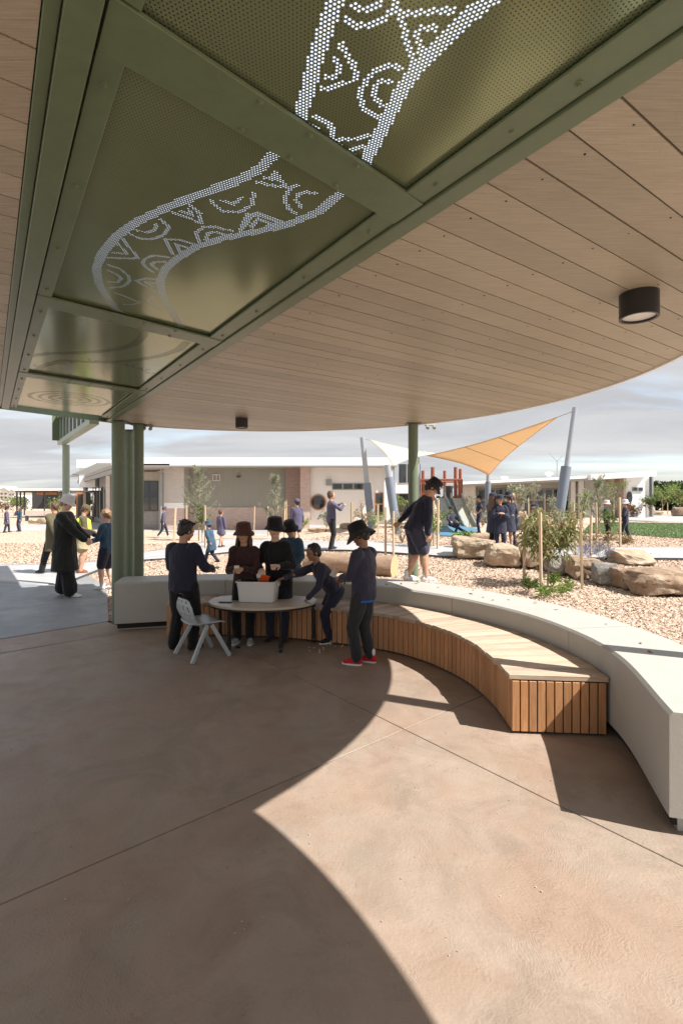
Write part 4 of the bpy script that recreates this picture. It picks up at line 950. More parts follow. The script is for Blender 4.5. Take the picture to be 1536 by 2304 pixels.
def sail(name, corners, label, mat, sag=.16, n=22, tension=None):
    A, B_, C_ = [Vector(c) for c in corners]; V = []; idx = {}; cen = (A + B_ + C_) / 3
    def edge(p, q, t):
        m_ = p.lerp(q, t); return m_.lerp(cen, 4 * t * (1 - t) * sag)
    for i in range(n + 1):
        for j in range(n + 1 - i):
            u, v = i / n, j / n; w = 1 - u - v; P0 = A * w + B_ * u + C_ * v
            ab = edge(A, B_, u / max(1e-6, u + w)) - A.lerp(B_, u / max(1e-6, u + w)); bc = edge(B_, C_, v / max(1e-6, u + v)) - B_.lerp(C_, v / max(1e-6, u + v)); ca = edge(C_, A, w / max(1e-6, v + w)) - C_.lerp(A, w / max(1e-6, v + w))
            P0 = P0 + ab * (1 - v) ** 2 * (u + w) * (1 if u + w > 0 else 0) * (1 - v) + bc * (1 - w) ** 3 * (u + v) + ca * (1 - u) ** 3 * (v + w)
            idx[i, j] = len(V); V.append(P0 - cen)
    Fs = []
    for i in range(n):
        for j in range(n - i):
            Fs.append((idx[i, j], idx[i + 1, j], idx[i, j + 1]))
            if i + j < n - 1: Fs.append((idx[i + 1, j], idx[i + 1, j + 1], idx[i, j + 1]))
    t = empty(name, cen, 0, label, 'shade sail')
    o = MB().add(V, Fs).build('sail_cloth', mat, t, smooth=180); so = o.modifiers.new('solid', 'SOLIDIFY'); so.thickness = .012
    for a, b_ in ((A, B_), (B_, C_), (C_, A)):
        MB().tube([edge(a, b_, k / 16) - cen for k in range(17)], .02, 6).build('hem_rope', mat, t, smooth=60)
    seam = MB()
    for q in (.33, .66):
        pts = [V[idx[int(n * q), j]] - Vector((0, 0, .008)) for j in range(0, n + 1 - int(n * q))]; seam.tube(pts, .012, 5)
    seam.build('seam', M(name + '_seam', (.25, .17, .08) if 'orange' in name else (.5, .45, .36), .8), t); return t, cen
oa = Vector((XD(962, 24), 24, ZD(1025, 24))); ob_ = Vector((XD(1252, 18), 18, ZD(939, 18))); oc = Vector((XD(1099, 28.6), 28.6, ZD(1069, 28.6)))
so_, cen = sail('orange_shade_sail', (oa, ob_, oc), 'orange triangular shade sail stretched over the playground', MT['sail_orange'])
MB().tube([ob_ - cen, T3 - cen + Vector((0, 0, -.1))], .015, 6).build('cable', MT['pole_grey'], so_); MB().tube([oa - cen, T5 - cen], .015, 6).build('cable', MT['pole_grey'], so_)
wa = Vector((XD(832, 23), 23, ZD(990, 23))); wb = Vector((XD(978, 25), 25, ZD(1020, 25))); wc = Vector((XD(884, 19.7), 19.7, ZD(1047, 19.7)))
sw_, cen = sail('cream_shade_sail', (wa, wb, wc), 'cream shade sail between the slim leaning pole and the thick padded pole', MT['sail_white'])
MB().tube([wa - cen, T1 - cen + Vector((0, 0, -.05))], .015, 6).build('cable', MT['pole_grey'], sw_)

# ================================================================ PLAY TOWER WITH TWIN SLIDE
PD = 27.; g0 = .35
pt = empty('play_tower', (XD(1000, PD), PD, g0), 0, 'red timber play tower with round posts and two steel slides', 'play equipment'); pl_ = Vector(pt.location)
def pbox(name, mat, p0, p1, q0, q1, d, t): o = MB().box((0, 0, 0), (XD(p1, d) - XD(p0, d), t, ZD(q0, d) - ZD(q1, d))).build(name, mat, pt, bevel=.02, seg=1); o.location = Vector((XD((p0 + p1) / 2, d), d + t / 2, (ZD(q0, d) + ZD(q1, d)) / 2)) - pl_
for px_, top, r_ in ((951, 1059, 4.2), (973, 1051, 4.6), (1000, 1059, 3.8), (1024.5, 1051, 4.2), (1035, 1055, 3.8)):
    dz = PD + (.0 if px_ in (973, 1024.5) else 1.2); rr = r_ * PD / F
    o = MB().tube([(0, 0, -g0 + .2), (0, 0, ZD(top, dz) - g0)], [rr, rr * .94], 16).build('post', MT['redwood'], pt, smooth=60); o.location = Vector((XD(px_, dz) - pl_.x, dz - pl_.y, 0))
pbox('rail', MT['redwood'], 946, 1032, 1077, 1082, PD - .25, .12)
for k in range(6): pbox('panel_board', MT['redwood'], 943 + k * 4.6, 947 + k * 4.6, 1079.5 + (k % 2), 1135, PD - .05, .07)
pbox('panel_board', MT['redwood'], 1031, 1041, 1078, 1124, PD - .3, .14)
pbox('deck', MT['redwood'], 944, 1040, 1126, 1131, PD + .1, 2.2); pbox('tunnel', MT['dark'], 1003, 1018, 1093, 1123, PD + .2, .6)
pbox('roof_beam', MT['redwood'], 944, 1038, 1082.5, 1086, PD + 1.1, .14)
for (a, b_, c) in ((992, 1028, 0), (1016, 1058, .02)):   # two chutes, top to foot
    top = Vector((XD(a, PD), PD - .35, ZD(1122, PD))); bot = Vector((XD(b_, 24.6), 24.6, ZD(1196, 24.6)))
    prof = [top, top.lerp(bot, .12) + Vector((0, 0, -.05)), top.lerp(bot, .5) + Vector((0, 0, -.16)), top.lerp(bot, .86) + Vector((0, 0, -.18)), bot + Vector((0, 0, -.02))]
    path = catmull(prof, .15); w = .42; mb = MB(); vs = []
    for p in path:
        for ox, oz in ((-w, .30), (-w - .05, .31), (-w - .05, -.04), (w + .05, -.04), (w + .05, .31), (w, .30), (w, .02), (-w, .02)): vs.append((p.x + ox - pl_.x, p.y - pl_.y, p.z + oz - pl_.z))
    m_ = len(path); fs = [(i * 8 + j, i * 8 + (j + 1) % 8, (i + 1) * 8 + (j + 1) % 8, (i + 1) * 8 + j) for i in range(m_ - 1) for j in range(8)] + [tuple(range(8)), tuple((m_ - 1) * 8 + j for j in range(8))[::-1]]
    mb.add(vs, fs).build('slide', MT['steel'], pt, smooth=30)

# ================================================================ ROCKS AND LOGS
def rock(px0, px1, py0, py1, mat, label, seed, depth=None, cat='boulder', dd=None, subdiv=4, name='boulder', rough=.30):
    base = P((px0 + px1) / 2, py1); d = base.y; w = (px1 - px0) / F * d; h = max(.12, ZD(py0, d) - base.z); dep = depth or w * .6
    bm = bmesh.new(); rnd = random.Random(seed); off = Vector((rnd.uniform(-50, 50), rnd.uniform(-50, 50), rnd.uniform(-50, 50)))
    for _ in range(30):
        v = Vector((rnd.gauss(0, 1), rnd.gauss(0, 1), rnd.gauss(0, 1))).normalized(); v = Vector([math.copysign(abs(q) ** .42, q) for q in v]); bm.verts.new((v.x * rnd.uniform(.86, 1.0), v.y * rnd.uniform(.86, 1.0), v.z * rnd.uniform(.80, 1.0) - .10 * abs(v.x) * rnd.random()))
    r_ = bmesh.ops.convex_hull(bm, input=bm.verts); bmesh.ops.delete(bm, geom=list(set([g for g in r_['geom_interior'] if isinstance(g, bmesh.types.BMVert)])), context='VERTS')
    bmesh.ops.subdivide_edges(bm, edges=bm.edges, cuts=5 if subdiv > 3 else 3, use_grid_fill=True, smooth=0.0); bmesh.ops.triangulate(bm, faces=bm.faces)
    bmesh.ops.smooth_vert(bm, verts=bm.verts, factor=.5, use_axis_x=True, use_axis_y=True, use_axis_z=True)
    for v in bm.verts:
        c = v.co.copy(); f = .10 * mnoise.noise(c * 1.3 + off) + .07 * mnoise.noise(c * 3 + off) + .035 * mnoise.noise(c * 7 + off) + .02 * mnoise.noise(c * 15 + off)
        q = (c.z * 3.1 + mnoise.noise(c * 1.1 + off)) ; f += .03 * math.sin(q * 2.5)
        c = c * (1 + f); c = Vector((c.x * w * .5, c.y * dep * .5, (c.z + 1) * h * .5 - h * .04)); v.co = c
        if v.co.z < -.12: v.co.z = -.12
    me = bpy.data.meshes.new(name); bm.to_mesh(me); bm.free(); me.materials.append(mat); me.polygons.foreach_set('use_smooth', [True] * len(me.polygons)); me.set_sharp_from_angle(angle=R(24))
    o = bpy.data.objects.new(name, me); link(o); o.location = (base.x, base.y + dep * .5, base.z); o.rotation_euler = (0, 0, rnd.uniform(-.15, .15)); return tag(o, label, cat)
rock(1022, 1125, 1201, 1262, MT['rock_tan'], 'big flat topped tan boulder in front of the girl group', 3, 1.1)
rock(1102, 1188, 1222, 1281, MT['rock_tan'], 'angular tan boulder left of the leafy bush', 12, .9)
rock(1175, 1262, 1226, 1283, MT['rock_brown'], 'low brown boulder behind the leafy bush', 21, .8)
rock(1243, 1312, 1257, 1296, MT['rock_grey'], 'dark grey rock just right of the leafy bush', 33, .7)
rock(1290, 1372, 1250, 1306, MT['rock_brown'], 'brown pitted rock behind the right stake', 45, .8)
rock(1357, 1412, 1266, 1321, MT['rock_grey'], 'blue grey lichened rock in the right rock row', 51, .8)
rock(1405, 1452, 1278, 1330, MT['rock_brown'], 'squarish tan faced rock between grey and brown ones', 66, .7)
rock(1443, 1620, 1282, 1346, MT['rock_brown'], 'long rust brown rock at the right edge', 72, 1.0)
rock(1395, 1500, 1240, 1275, MT['rock_tan'], 'pale low rock behind the right rock row', 77, 1.2)
for i, (a, b_, c, d_, lab) in enumerate(((60, 82, 1168, 1178, 'flat rock in the mulch below the pink bench'), (80, 104, 1163, 1180, 'pale lump of rock left of the woman in black'), (186, 210, 1160, 1175, 'pale boulder by the verandah path'),
        (1458, 1478, 1143, 1160, 'tan boulder behind the lawn path'), (1466, 1500, 1148, 1160, 'low wide tan boulder behind the lawn'), (1518, 1560, 1138, 1162, 'dark boulder at the right edge beyond the lawn'), (925, 960, 1190, 1206, 'brown rock below the padded pole'),
        (1062, 1092, 1150, 1176, 'pale boulder between the slide and the grey pole'), (1160, 1195, 1146, 1196, 'tall tan boulder behind the girl group'), (560, 592, 1180, 1190, 'reddish rock at the foot of the pink wall'),
        (760, 800, 1176, 1190, 'dark brown rock pile under the porthole wall'), (1395, 1425, 1148, 1160, 'small tan rock by the red shrub'), (690, 735, 1186, 1198, 'low brown rock behind the waving pupil'))):
    rock(a, b_, c, d_, MT['rock_tan'] if i % 3 != 2 else MT['rock_brown'], lab, 100 + i, subdiv=3)
def log(a, b_, r_, label, z):
    a, b_ = Vector(a), Vector(b_); c = (a + b_) / 2; t = empty('log', (c.x, c.y, z), 0, label, 'log'); n = 26; V = []
    L = (b_ - a).length; dirv = (b_ - a).normalized(); sd = Vector((-dirv.y, dirv.x, 0)); m_ = 28; mb = MB()
    for i in range(m_ + 1):
        for j in range(n):
            an = 2 * math.pi * j / n; rr = r_ * (1 + .10 * mnoise.noise(Vector((i * .25, math.cos(an) * 2, math.sin(an) * 2 + r_ * 50))) + .04 * mnoise.noise(Vector((i * .7, j * 1.3, 5))))
            V.append(dirv * (L * (i / m_ - .5)) + sd * rr * math.cos(an) + Vector((0, 0, r_ * .85 + rr * math.sin(an))))
    fs = [(i * n + j, i * n + (j + 1) % n, (i + 1) * n + (j + 1) % n, (i + 1) * n + j) for i in range(m_) for j in range(n)]
    o = mb.add(V, fs).build('trunk', MT['log'], t, smooth=60)
    for k in (0, m_):
        cc = Vector((0, 0, r_ * .85)) + dirv * (L * (k / m_ - .5)); MB().add([cc] + [V[k * n + j] for j in range(n)], [(0, 1 + j, 1 + (j + 1) % n) for j in range(n)]).build('cut_end', MT['log_end'], t)
    return t
pa, pb = P(700, 1283), P(890, 1300); log((pa.x - .1, pa.y + .25, 0), (pb.x, pb.y + .25, 0), .24, 'thick weathered log lying behind the wall, cut end facing right', 0)
pa, pb = P(1052, 1219), P(1105, 1219); log((pa.x, pa.y, 0), (pb.x, pb.y, 0), .15, 'short reddish log beside the slide softfall', .35)

# ---------------------------------------------------------------- loose bark chips on the mulch
def chips(n):
    polyP = [(p.x, p.y) for p in PATH_T] + [(p.x, p.y) for p in PATH_B[::-1]]; outer = [(p.x, p.y) for p in OUTER]
    inner = [(-40, -5)] + [(-3.9, 5.8)] + [(-3.1, 6.9)] + outer + [(2.6, 1.5), (30, 1.5), (30, -5)]
    C = []
    while len(C) < n:
        d = 2.2 + 17 * random.random() ** 1.35; x = random.uniform(-.70, .78) * d
        if inside(inner, x, d) or inside(polyP, x, d) or inside(AP, x, d): continue
        if x < 2.6 and d < 6: continue
        if inside(LAWN, x, d): continue
        C.append((x, d, gz(x, d)))
    C = np.array(C); n = len(C); a = np.random.rand(n) * 2 * np.pi; l = (.0075 + .018 * np.random.rand(n) ** 1.5) * (1 + C[:, 1] * .035); w = l * (.2 + .25 * np.random.rand(n)); tl = np.random.randn(n) * .35; h = .002 + .010 * np.random.rand(n)
    ca, sa = np.cos(a), np.sin(a); ux = np.stack([ca, sa, tl], 1); uy = np.stack([-sa, ca, np.random.randn(n) * .35], 1)
    base = C + np.stack([0 * h, 0 * h, h + np.abs(tl) * l * .5 - .018], 1); L_, W_ = l[:, None], w[:, None]
    v = [base - ux * L_ - uy * W_, base + ux * L_ * .9 - uy * W_ * .8, base + ux * L_ + uy * W_, base - ux * L_ * .8 + uy * W_, base + np.stack([0 * h, 0 * h, .004 + w * .45], 1)]
    V = np.stack(v, 1).reshape(-1, 3); k = np.arange(n)[:, None] * 5
    Fq = np.concatenate([k + np.array([[0, 1, 4]]), k + np.array([[1, 2, 4]]), k + np.array([[2, 3, 4]]), k + np.array([[3, 0, 4]])])
    o = from_np('bark_chips', V, Fq, MT['chip']); tag(o, 'loose pale bark chips strewn over the mulch beds', kind='stuff')
chips(170000)

# ================================================================ PLANTS
def leafmesh(pts, dirs, L, W, seed, droop=.2, fold=.25):
    rnd = np.random.RandomState(seed); n = len(pts); pts = np.array(pts, float); dirs = np.array(dirs, float); dirs /= np.linalg.norm(dirs, axis=1)[:, None] + 1e-9
    l = (L * (.6 + .7 * rnd.rand(n)))[:, None]; w = (W * (.6 + .7 * rnd.rand(n)))[:, None]
    r_ = rnd.randn(n, 3); sd = np.cross(dirs, r_); sd /= np.linalg.norm(sd, axis=1)[:, None] + 1e-9
    mid = pts + dirs * l * .5 + np.array([[0, 0, -droop * .2]]) * l; tip = pts + dirs * l + np.array([[0, 0, -droop]]) * l
    nrm = np.cross(sd, dirs)
    V = np.stack([pts, mid + sd * w * .5 + nrm * w * fold, tip, mid - sd * w * .5 + nrm * w * fold], 1).reshape(-1, 3); k = np.arange(n)[:, None] * 4
    return V, np.concatenate([k + np.array([[0, 1, 2]]), k + np.array([[0, 2, 3]])])
def bushy(name, base, h, w, nleaf, L, W, mat, label, cat, seed, group=None, droop=.3, stems=7, up=.5, trunk=.0, crown_from=.25, parts=0):
    rnd = random.Random(seed); t = empty(name, base, 0, label, cat, group); tw = MB(); pts = []; dirs = []
    if trunk: tw.tube([(0, 0, -.05), (rnd.uniform(-.02, .02), 0, h * .5), (rnd.uniform(-.05, .05), 0, h * .95)], [trunk, trunk * .7, trunk * .3], 7)
    br = []
    for i in range(stems):
        a = rnd.uniform(0, 6.28); z0 = h * (rnd.uniform(crown_from, .75) if trunk else 0.); r_ = w * .5 * rnd.uniform(.55, 1.0); zt = min(h, z0 + h * rnd.uniform(.25, .6) if trunk else h * rnd.uniform(.5, 1.0))
        p0 = Vector((0, 0, z0)); p2 = Vector((r_ * math.cos(a), r_ * math.sin(a), zt)); p1 = p0.lerp(p2, .5) + Vector((0, 0, h * .06 * (1 if up > 0 else -1)))
        th = .012 * h / 1.2; tw.tube([p0, p1, p2], [th, th * .7, th * .3], 5); br.append((p0, p1, p2))
        for s_ in range(3):
            q = p1.lerp(p2, rnd.random()); e_ = q + Vector((rnd.gauss(0, 1), rnd.gauss(0, 1), rnd.gauss(.3, .6))).normalized() * w * .22; br.append((q, q.lerp(e_, .5), e_)); tw.tube([q, e_], [th * .4, th * .2], 4)
    for i in range(nleaf):
        a_, b_, c_ = br[rnd.randrange(len(br))]; u = rnd.random() ** .7; q = a_.lerp(b_, u * 2) if u < .5 else b_.lerp(c_, u * 2 - 1)
        q = q + Vector((rnd.gauss(0, 1), rnd.gauss(0, 1), rnd.gauss(0, 1))) * w * .055
        dv = (c_ - a_).normalized() * .6 + Vector((rnd.gauss(0, .7), rnd.gauss(0, .7), rnd.gauss(up, .6))); pts.append(q); dirs.append(dv)
    tw.build('trunk' if trunk else 'stems', MT['bark'], t)
    V, Fq = leafmesh(pts, dirs, L, W, seed, droop)
    if parts:                                             # nearest leaves as parts of their own
        order = sorted(range(nleaf), key=lambda i: pts[i].y)[:parts]; S_ = set(order); protos = []
        for k in range(4):
            v, f = leafmesh([(0, 0, 0)], [(0, 0, 1)], L, W, seed + k, 0.); me = bpy.data.meshes.new('leaf'); me.from_pydata(v.tolist(), [], f.tolist()); me.materials.append(mat); protos.append(me)
        for i in order:
            o = bpy.data.objects.new('leaf', protos[i % 4]); link(o, t); o.location = pts[i]; dv = Vector(dirs[i]).normalized() + Vector((0, 0, -droop * .6)); o.rotation_euler = dv.to_track_quat('Z', 'Y').to_euler()
        keep = np.array([i for i in range(nleaf) if i not in S_]); V = V.reshape(-1, 4, 3)[keep].reshape(-1, 3); k = np.arange(len(keep))[:, None] * 4; Fq = np.concatenate([k + np.array([[0, 1, 2]]), k + np.array([[0, 2, 3]])])
    o = from_np('crown', V, Fq, mat, t); o['kind'] = 'stuff'; return t
# the leafy gum sapling with its stakes
pb = P(1232, 1318); 
bushy('gum_sapling', (pb.x, pb.y, 0), 1.30, 1.16, 2000, .125, .026, MT['gum_leaf'], 'big drooping narrow leaved gum sapling between stakes in front of the rocks', 'sapling', 5, droop=.75, stems=16, up=-.35, trunk=.016, crown_from=.30, parts=300)
def stake(px, py, top, label, group='wooden stakes round the plants', lean=0., w=.032, d=None):
    b_ = P(px, py); h = ZD(top, b_.y) - b_.z; t = MB().box((0, 0, h / 2 - .05), (w, w, h + .1)).build('stake', MT['stake'], bevel=.003, seg=1)
    t.location = b_; t.rotation_euler = (random.uniform(-.02, .02), lean, random.uniform(0, 1.5)); return tag(t, label, 'stake', group)
stake(1217, 1341, 1153, 'nearest pale stake in front of the gum sapling', w=.042); stake(1178, 1311, 1150, 'pale stake at the left of the gum sapling', w=.042, lean=.01); stake(1309, 1326, 1154, 'pale stake at the right of the gum sapling', w=.040)
stake(1294, 1262, 1150, 'pale stake behind the right side of the gum sapling', w=.04); stake(1328, 1252, 1160, 'leaning stake right of the gum sapling near the path', lean=.03, w=.05)
for i, (x_, y_, t_, l_, lab) in enumerate(((389, 1265, 1143, .05, 'leaning stake left of the boy standing beside the chair'), (420, 1240, 1137, 0, 'stake behind the boy standing beside the chair'), (462, 1235, 1137, -.02, 'stake right of the wispy tall tree'),
        (571, 1207, 1139, .03, 'stake in front of the wispy shrub by the taupe wall'), (603, 1206, 1139, 0, 'stake before the wispy shrub beside the pink wall'), (625, 1200, 1136, 0, 'second stake by the wispy shrub'), (640, 1210, 1129, 0, 'stake left of the pupil in dark shorts'),
        (645, 1200, 1128, 0, 'thin stake behind the pupil in dark shorts'), (665, 1190, 1126, 0, 'stake at the foot of the pink brick pier'), (707, 1184, 1126, 0, 'stake in front of the porthole'), (790, 1214, 1130, 0, 'stake just right of the waving pupil'),
        (793, 1200, 1130, 0, 'second stake right of the waving pupil'), (815, 1192, 1132, -.06, 'stake left of the slim leaning pole'), (850, 1214, 1136, 0, 'stake right of the slim leaning pole'), (867, 1250, 1141, 0, 'taller stake in front of the padded pole'),
        (885, 1252, 1150, 0, 'thin stake left of the single green column'), (976, 1230, 1127, 0, 'stake right of the boy on the wall'), (984, 1236, 1124, 0, 'tall stake beside the foot of the slides'), (1395, 1231, 1119, 0, 'tall stake between the two children in pale hats'),
        (1342, 1222, 1130, 0, 'stake left of the child with a leafy branch'), (1291, 1205, 1128, 0, 'stake behind the padded right pole'), (1360, 1190, 1120, -.05, 'leaning stake near the brown brick wall'), (1380, 1180, 1116, 0, 'stake in front of the far white wall'),
        (1440, 1162, 1132, 0, 'short stake beside the red shrub'), (1490, 1155, 1118, 0, 'stake behind the lawn path'), (1462, 1150, 1112, 0, 'stake near the far glazed corner'), (1225, 1168, 1110, 0, 'far stake in front of the classroom windows'),
        (1189, 1166, 1120, 0, 'far stake behind the girl group'), (1055, 1172, 1120, 0, 'stake behind the twin slide'))):
    stake(x_, y_, t_, lab, lean=l_, w=.05)
rl = MB(); a, b_ = P(580, 1206), P(603, 1206); rl.bar(Vector((a.x, a.y, .95)), Vector((b_.x, b_.y, .95)), .04, .06); tag(rl.build('tie_rail', MT['stake']), 'short timber tie rail between stakes at the wispy shrub', 'rail')
# wispy casuarinas
def wispy(px, py, top, w, n, label, seed, mat):
    b_ = P(px, py); h = ZD(top, b_.y) - b_.z; rnd = random.Random(seed); t = empty('wispy_tree', b_, 0, label, 'tree', 'wispy young trees'); tw = MB(); pts = []; dirs = []
    tw.tube([(0, 0, -.05), (.02, 0, h * .5), (0, 0, h)], [.03, .02, .005], 6)
    for i in range(46):
        z0 = h * rnd.uniform(.12, .95); a = rnd.uniform(0, 6.28); L = w * .5 * (1.15 - z0 / h) * rnd.uniform(.5, 1.0); e_ = Vector((L * math.cos(a), L * math.sin(a), z0 + L * rnd.uniform(.8, 1.5))); s_ = Vector((0, 0, z0)); tw.tube([s_, e_], [.008, .003], 4)
        for k in range(n // 46):
            u = rnd.random(); q = s_.lerp(e_, u); pts.append(q); dirs.append((e_ - s_).normalized() * .9 + Vector((rnd.gauss(0, .4), rnd.gauss(0, .4), rnd.gauss(.25, .4))))
    tw.build('trunk', MT['bark'], t); V, Fq = leafmesh(pts, dirs, .20, .012, seed, .05); o = from_np('crown', V, Fq, mat, t); o['kind'] = 'stuff'
wispy(447, 1216, 1049, 1.9, 3000, 'tall wispy pale tree in front of the taupe wall', 11, MT['silver_leaf']); wispy(618, 1212, 1072, 1.5, 2600, 'wispy pale shrub in front of the brown brick return', 12, MT['silver_leaf'])
wispy(1345, 1200, 1080, 2.0, 2600, 'wispy grey green tree behind the child with a leafy branch', 13, MT['silver_leaf'])
PLS = [(455, 1222, 1142, .35, 'leaf', 'narrow upright green shrub behind the boy by the chair'), (812, 1200, 1132, .9, 'dry_leaf', 'brownish shrub at the foot of the slim leaning pole'), (845, 1190, 1150, .9, 'lime_leaf', 'lime shrub left of the door in the white wall'),
    (905, 1222, 1150, .8, 'gum_leaf', 'leafy shrub at the foot of the padded pole'), (902, 1188, 1118, .8, 'lime_leaf', 'yellow green tall shrub behind the padded pole'), (965, 1232, 1135, .8, 'lime_leaf', 'yellow green shrub right of the boy on the wall'), (985, 1200, 1140, .9, 'leaf', 'green shrub beside the slide foot'),
    (1055, 1185, 1120, .9, 'silver_leaf', 'silvery shrub in front of the play tower'), (1165, 1175, 1100, 1.0, 'silver_leaf', 'pale silvery sapling right of the grey pole'), (1203, 1178, 1086, .9, 'silver_leaf', 'tall pale sapling in front of the dark classroom windows'),
    (1270, 1195, 1130, 1.0, 'lime_leaf', 'lime shrub right of the padded right pole'), (1388, 1180, 1088, 1.3, 'lime_leaf', 'yellow green sapling before the brown brick wall'), (1425, 1164, 1133, 1.0, 'red_leaf', 'red tipped shrub behind the lawn path'), (1440, 1160, 1100, .8, 'silver_leaf', 'thin sapling before the far white wall'),
    (1490, 1158, 1098, 1.8, 'lime_leaf', 'lime green shrubs behind the lawn'), (1530, 1158, 1098, 2.0, 'lime_leaf', 'lime green shrub at the right edge behind the lawn'), (1250, 1186, 1118, .7, 'silver_leaf', 'thin pale sapling just left of the padded right pole'), (1310, 1188, 1108, .7, 'lime_leaf', 'slender lime sapling right of the padded right pole'), (1330, 1176, 1102, .7, 'silver_leaf', 'slender silvery sapling before the far taupe recess'), (1146, 1176, 1108, .6, 'lime_leaf', 'thin lime sapling behind the grey pole'),
    (1460, 1164, 1118, .9, 'leaf', 'thin green sapling behind the lawn near the far white wall'), (1085, 1186, 1140, .6, 'silver_leaf', 'low silvery shrub between tower and grey pole'), (1400, 1222, 1212, .6, 'dry_leaf', 'small dry ground plant at the children in pale hats'), (1345, 1232, 1190, .9, 'dry_leaf', 'dry bronze shrub right of the gum sapling'),
    (1255, 1215, 1160, 1.1, 'red_leaf', 'red tipped shrub behind the gum sapling'), (680, 1190, 1165, .8, 'lime_leaf', 'small lime shrub at the pink brick pier'), (735, 1188, 1150, .8, 'leaf', 'small shrub under the porthole'), (540, 1195, 1180, .8, 'red_leaf', 'low reddish shrub at the pink brick base'),
    (1040, 1225, 1200, .4, 'lime_leaf', 'small lime tuft near the short reddish log'), (70, 1160, 1122, 2.2, 'leaf', 'green shrub before the open shelter'), (30, 1160, 1126, 2.2, 'lime_leaf', 'yellow green shrub at far left'), (110, 1158, 1120, 2.0, 'leaf', 'bushy green shrub beside a shelter post'),
    (135, 1166, 1130, 1.6, 'lime_leaf', 'pale shrub left of the pale green column'), (5, 1165, 1132, 1.6, 'red_leaf', 'orange tinted shrub at the left edge')]
for i, (x_, y_, t_, w_, m_, lab) in enumerate(PLS):
    b_ = P(x_, y_); h = ZD(t_, b_.y) - b_.z; far = b_.y > 30
    bushy('shrub', b_, h, max(w_, .5) * (1 if not far else 1.4), 420 if not far else 520, .11 if not far else .22, .035 if not far else .08, MT[m_], lab, 'shrub', 200 + i, group='young shrubs in the garden beds', droop=.25, stems=9, trunk=.014 if h > 1.3 else 0)
for i, (x_, y_, w_, h_, lab) in enumerate(((1187, 1334, .26, .26, 'bright green strap leaf tuft left of the nearest stake'), (1231, 1347, .24, .19, 'small green tuft just right of the nearest stake'), (1242, 1322, .22, .22, 'green tuft behind the nearest stake'), (1262, 1341, .22, .16, 'lime tuft second from the right in the mulch'), (1283, 1331, .2, .15, 'rightmost lime tuft under the gum sapling'))):
    bushy('green_tuft', P(x_, y_), h_, w_, 150, h_ * .75, .018, MT['lime_leaf'] if i else MT['leaf'], lab, 'plant', 300 + i, group='strap leaf tufts under the gum sapling', droop=.35, stems=6, up=1.2)
for i, (x_, y_, lab) in enumerate(((1325, 1258, 'lilac grey tuft behind the right stake'), (1350, 1262, 'lilac grey tuft beside the path right of the sapling'), (1300, 1262, 'lilac grey tuft just behind the gum sapling'))):
    bushy('lilac_tuft', P(x_, y_), .38, .6, 260, .14, .012, MT['lilac_leaf'], lab, 'plant', 320 + i, group='lilac tufts beside the path', droop=.1, stems=8, up=1.3)
# low planting band far left and right, and the far tree line
for i in range(14):
    x_ = random.choice([random.uniform(0, 150), random.uniform(1400, 1536), random.uniform(1060, 1300)]); y_ = random.uniform(1152, 1166); t_ = y_ - random.uniform(16, 28); b_ = P(x_, y_)
    stake_ = MB().box((0, 0, .5), (.06, .06, 1.1)).build('stake', MT['stake']); stake_.location = b_ + Vector((random.uniform(-.6, .6), 0, 0)); tag(stake_, 'far pale timber stake in the distant planting beds', 'stake', 'far stakes in the distant beds')
def crown_tree(px, py0, d, w, label, seed, mat=MT['dark_leaf']):
    x = XD(px, d); h = ZD(py0, d); rnd = random.Random(seed); t = empty('tree', (x, d, 0), 0, label, 'tree', 'dark trees on the horizon'); pts = []; dirs = []
    MB().tube([(0, 0, -.3), (.1, 0, h * .5), (0, 0, h * .8)], [.22, .16, .06], 7).build('trunk', MT['bark'], t)
    cl_ = [(Vector((rnd.gauss(0, w * .24), rnd.gauss(0, w * .2), h * rnd.uniform(.35, .86))), rnd.uniform(.12, .24) * w) for _ in range(16)]
    for k in range(1500):
        c, r_ = cl_[rnd.randrange(16)]; v = Vector((rnd.gauss(0, 1), rnd.gauss(0, 1), rnd.gauss(0, 1))).normalized(); p = c + v * r_ * rnd.random() ** .35
        if p.z > h: p.z = h - rnd.random() * .5
        pts.append(p); dirs.append(v + Vector((0, 0, .2)))
    V, Fq = leafmesh(pts, dirs, w * .10, w * .06, seed, .1); o = from_np('crown', V, Fq, mat, t); o['kind'] = 'stuff'
for i, (x_, t_, w_, lab) in enumerate(((1492, 1088, 6, 'dark rounded tree right of the white wall'), (1527, 1090, 6, 'dark tree cut by the right edge'), (1508, 1098, 6, 'lower dark tree between two taller ones at right'), (44, 1116, 2, 'small dark tree beside the far houses'), (1560, 1092, 7, 'dark tree outside the right edge'))): crown_tree(x_, t_, 70, w_, lab, 400 + i)
# far hedge of trees all along the horizon
pts = []; dirs = []; rnd = random.Random(5)
for k in range(26000):
    x = rnd.uniform(-330, 330); y = 260 + rnd.uniform(0, 20); top = 3.4 + 1.2 * mnoise.noise(Vector((x * .05, 1, 1))) + 1.2 * mnoise.noise(Vector((x * .3, 3, 1))); pts.append((x, y, rnd.random() ** .7 * top)); dirs.append((rnd.gauss(0, 1), rnd.gauss(0, 1), rnd.gauss(.3, 1)))
V, Fq = leafmesh(pts, dirs, 2.2, 1.4, 9, .1); tag(from_np('horizon_trees', V, Fq, MT['dark_leaf']), 'thin dark belt of trees along the horizon', kind='stuff')

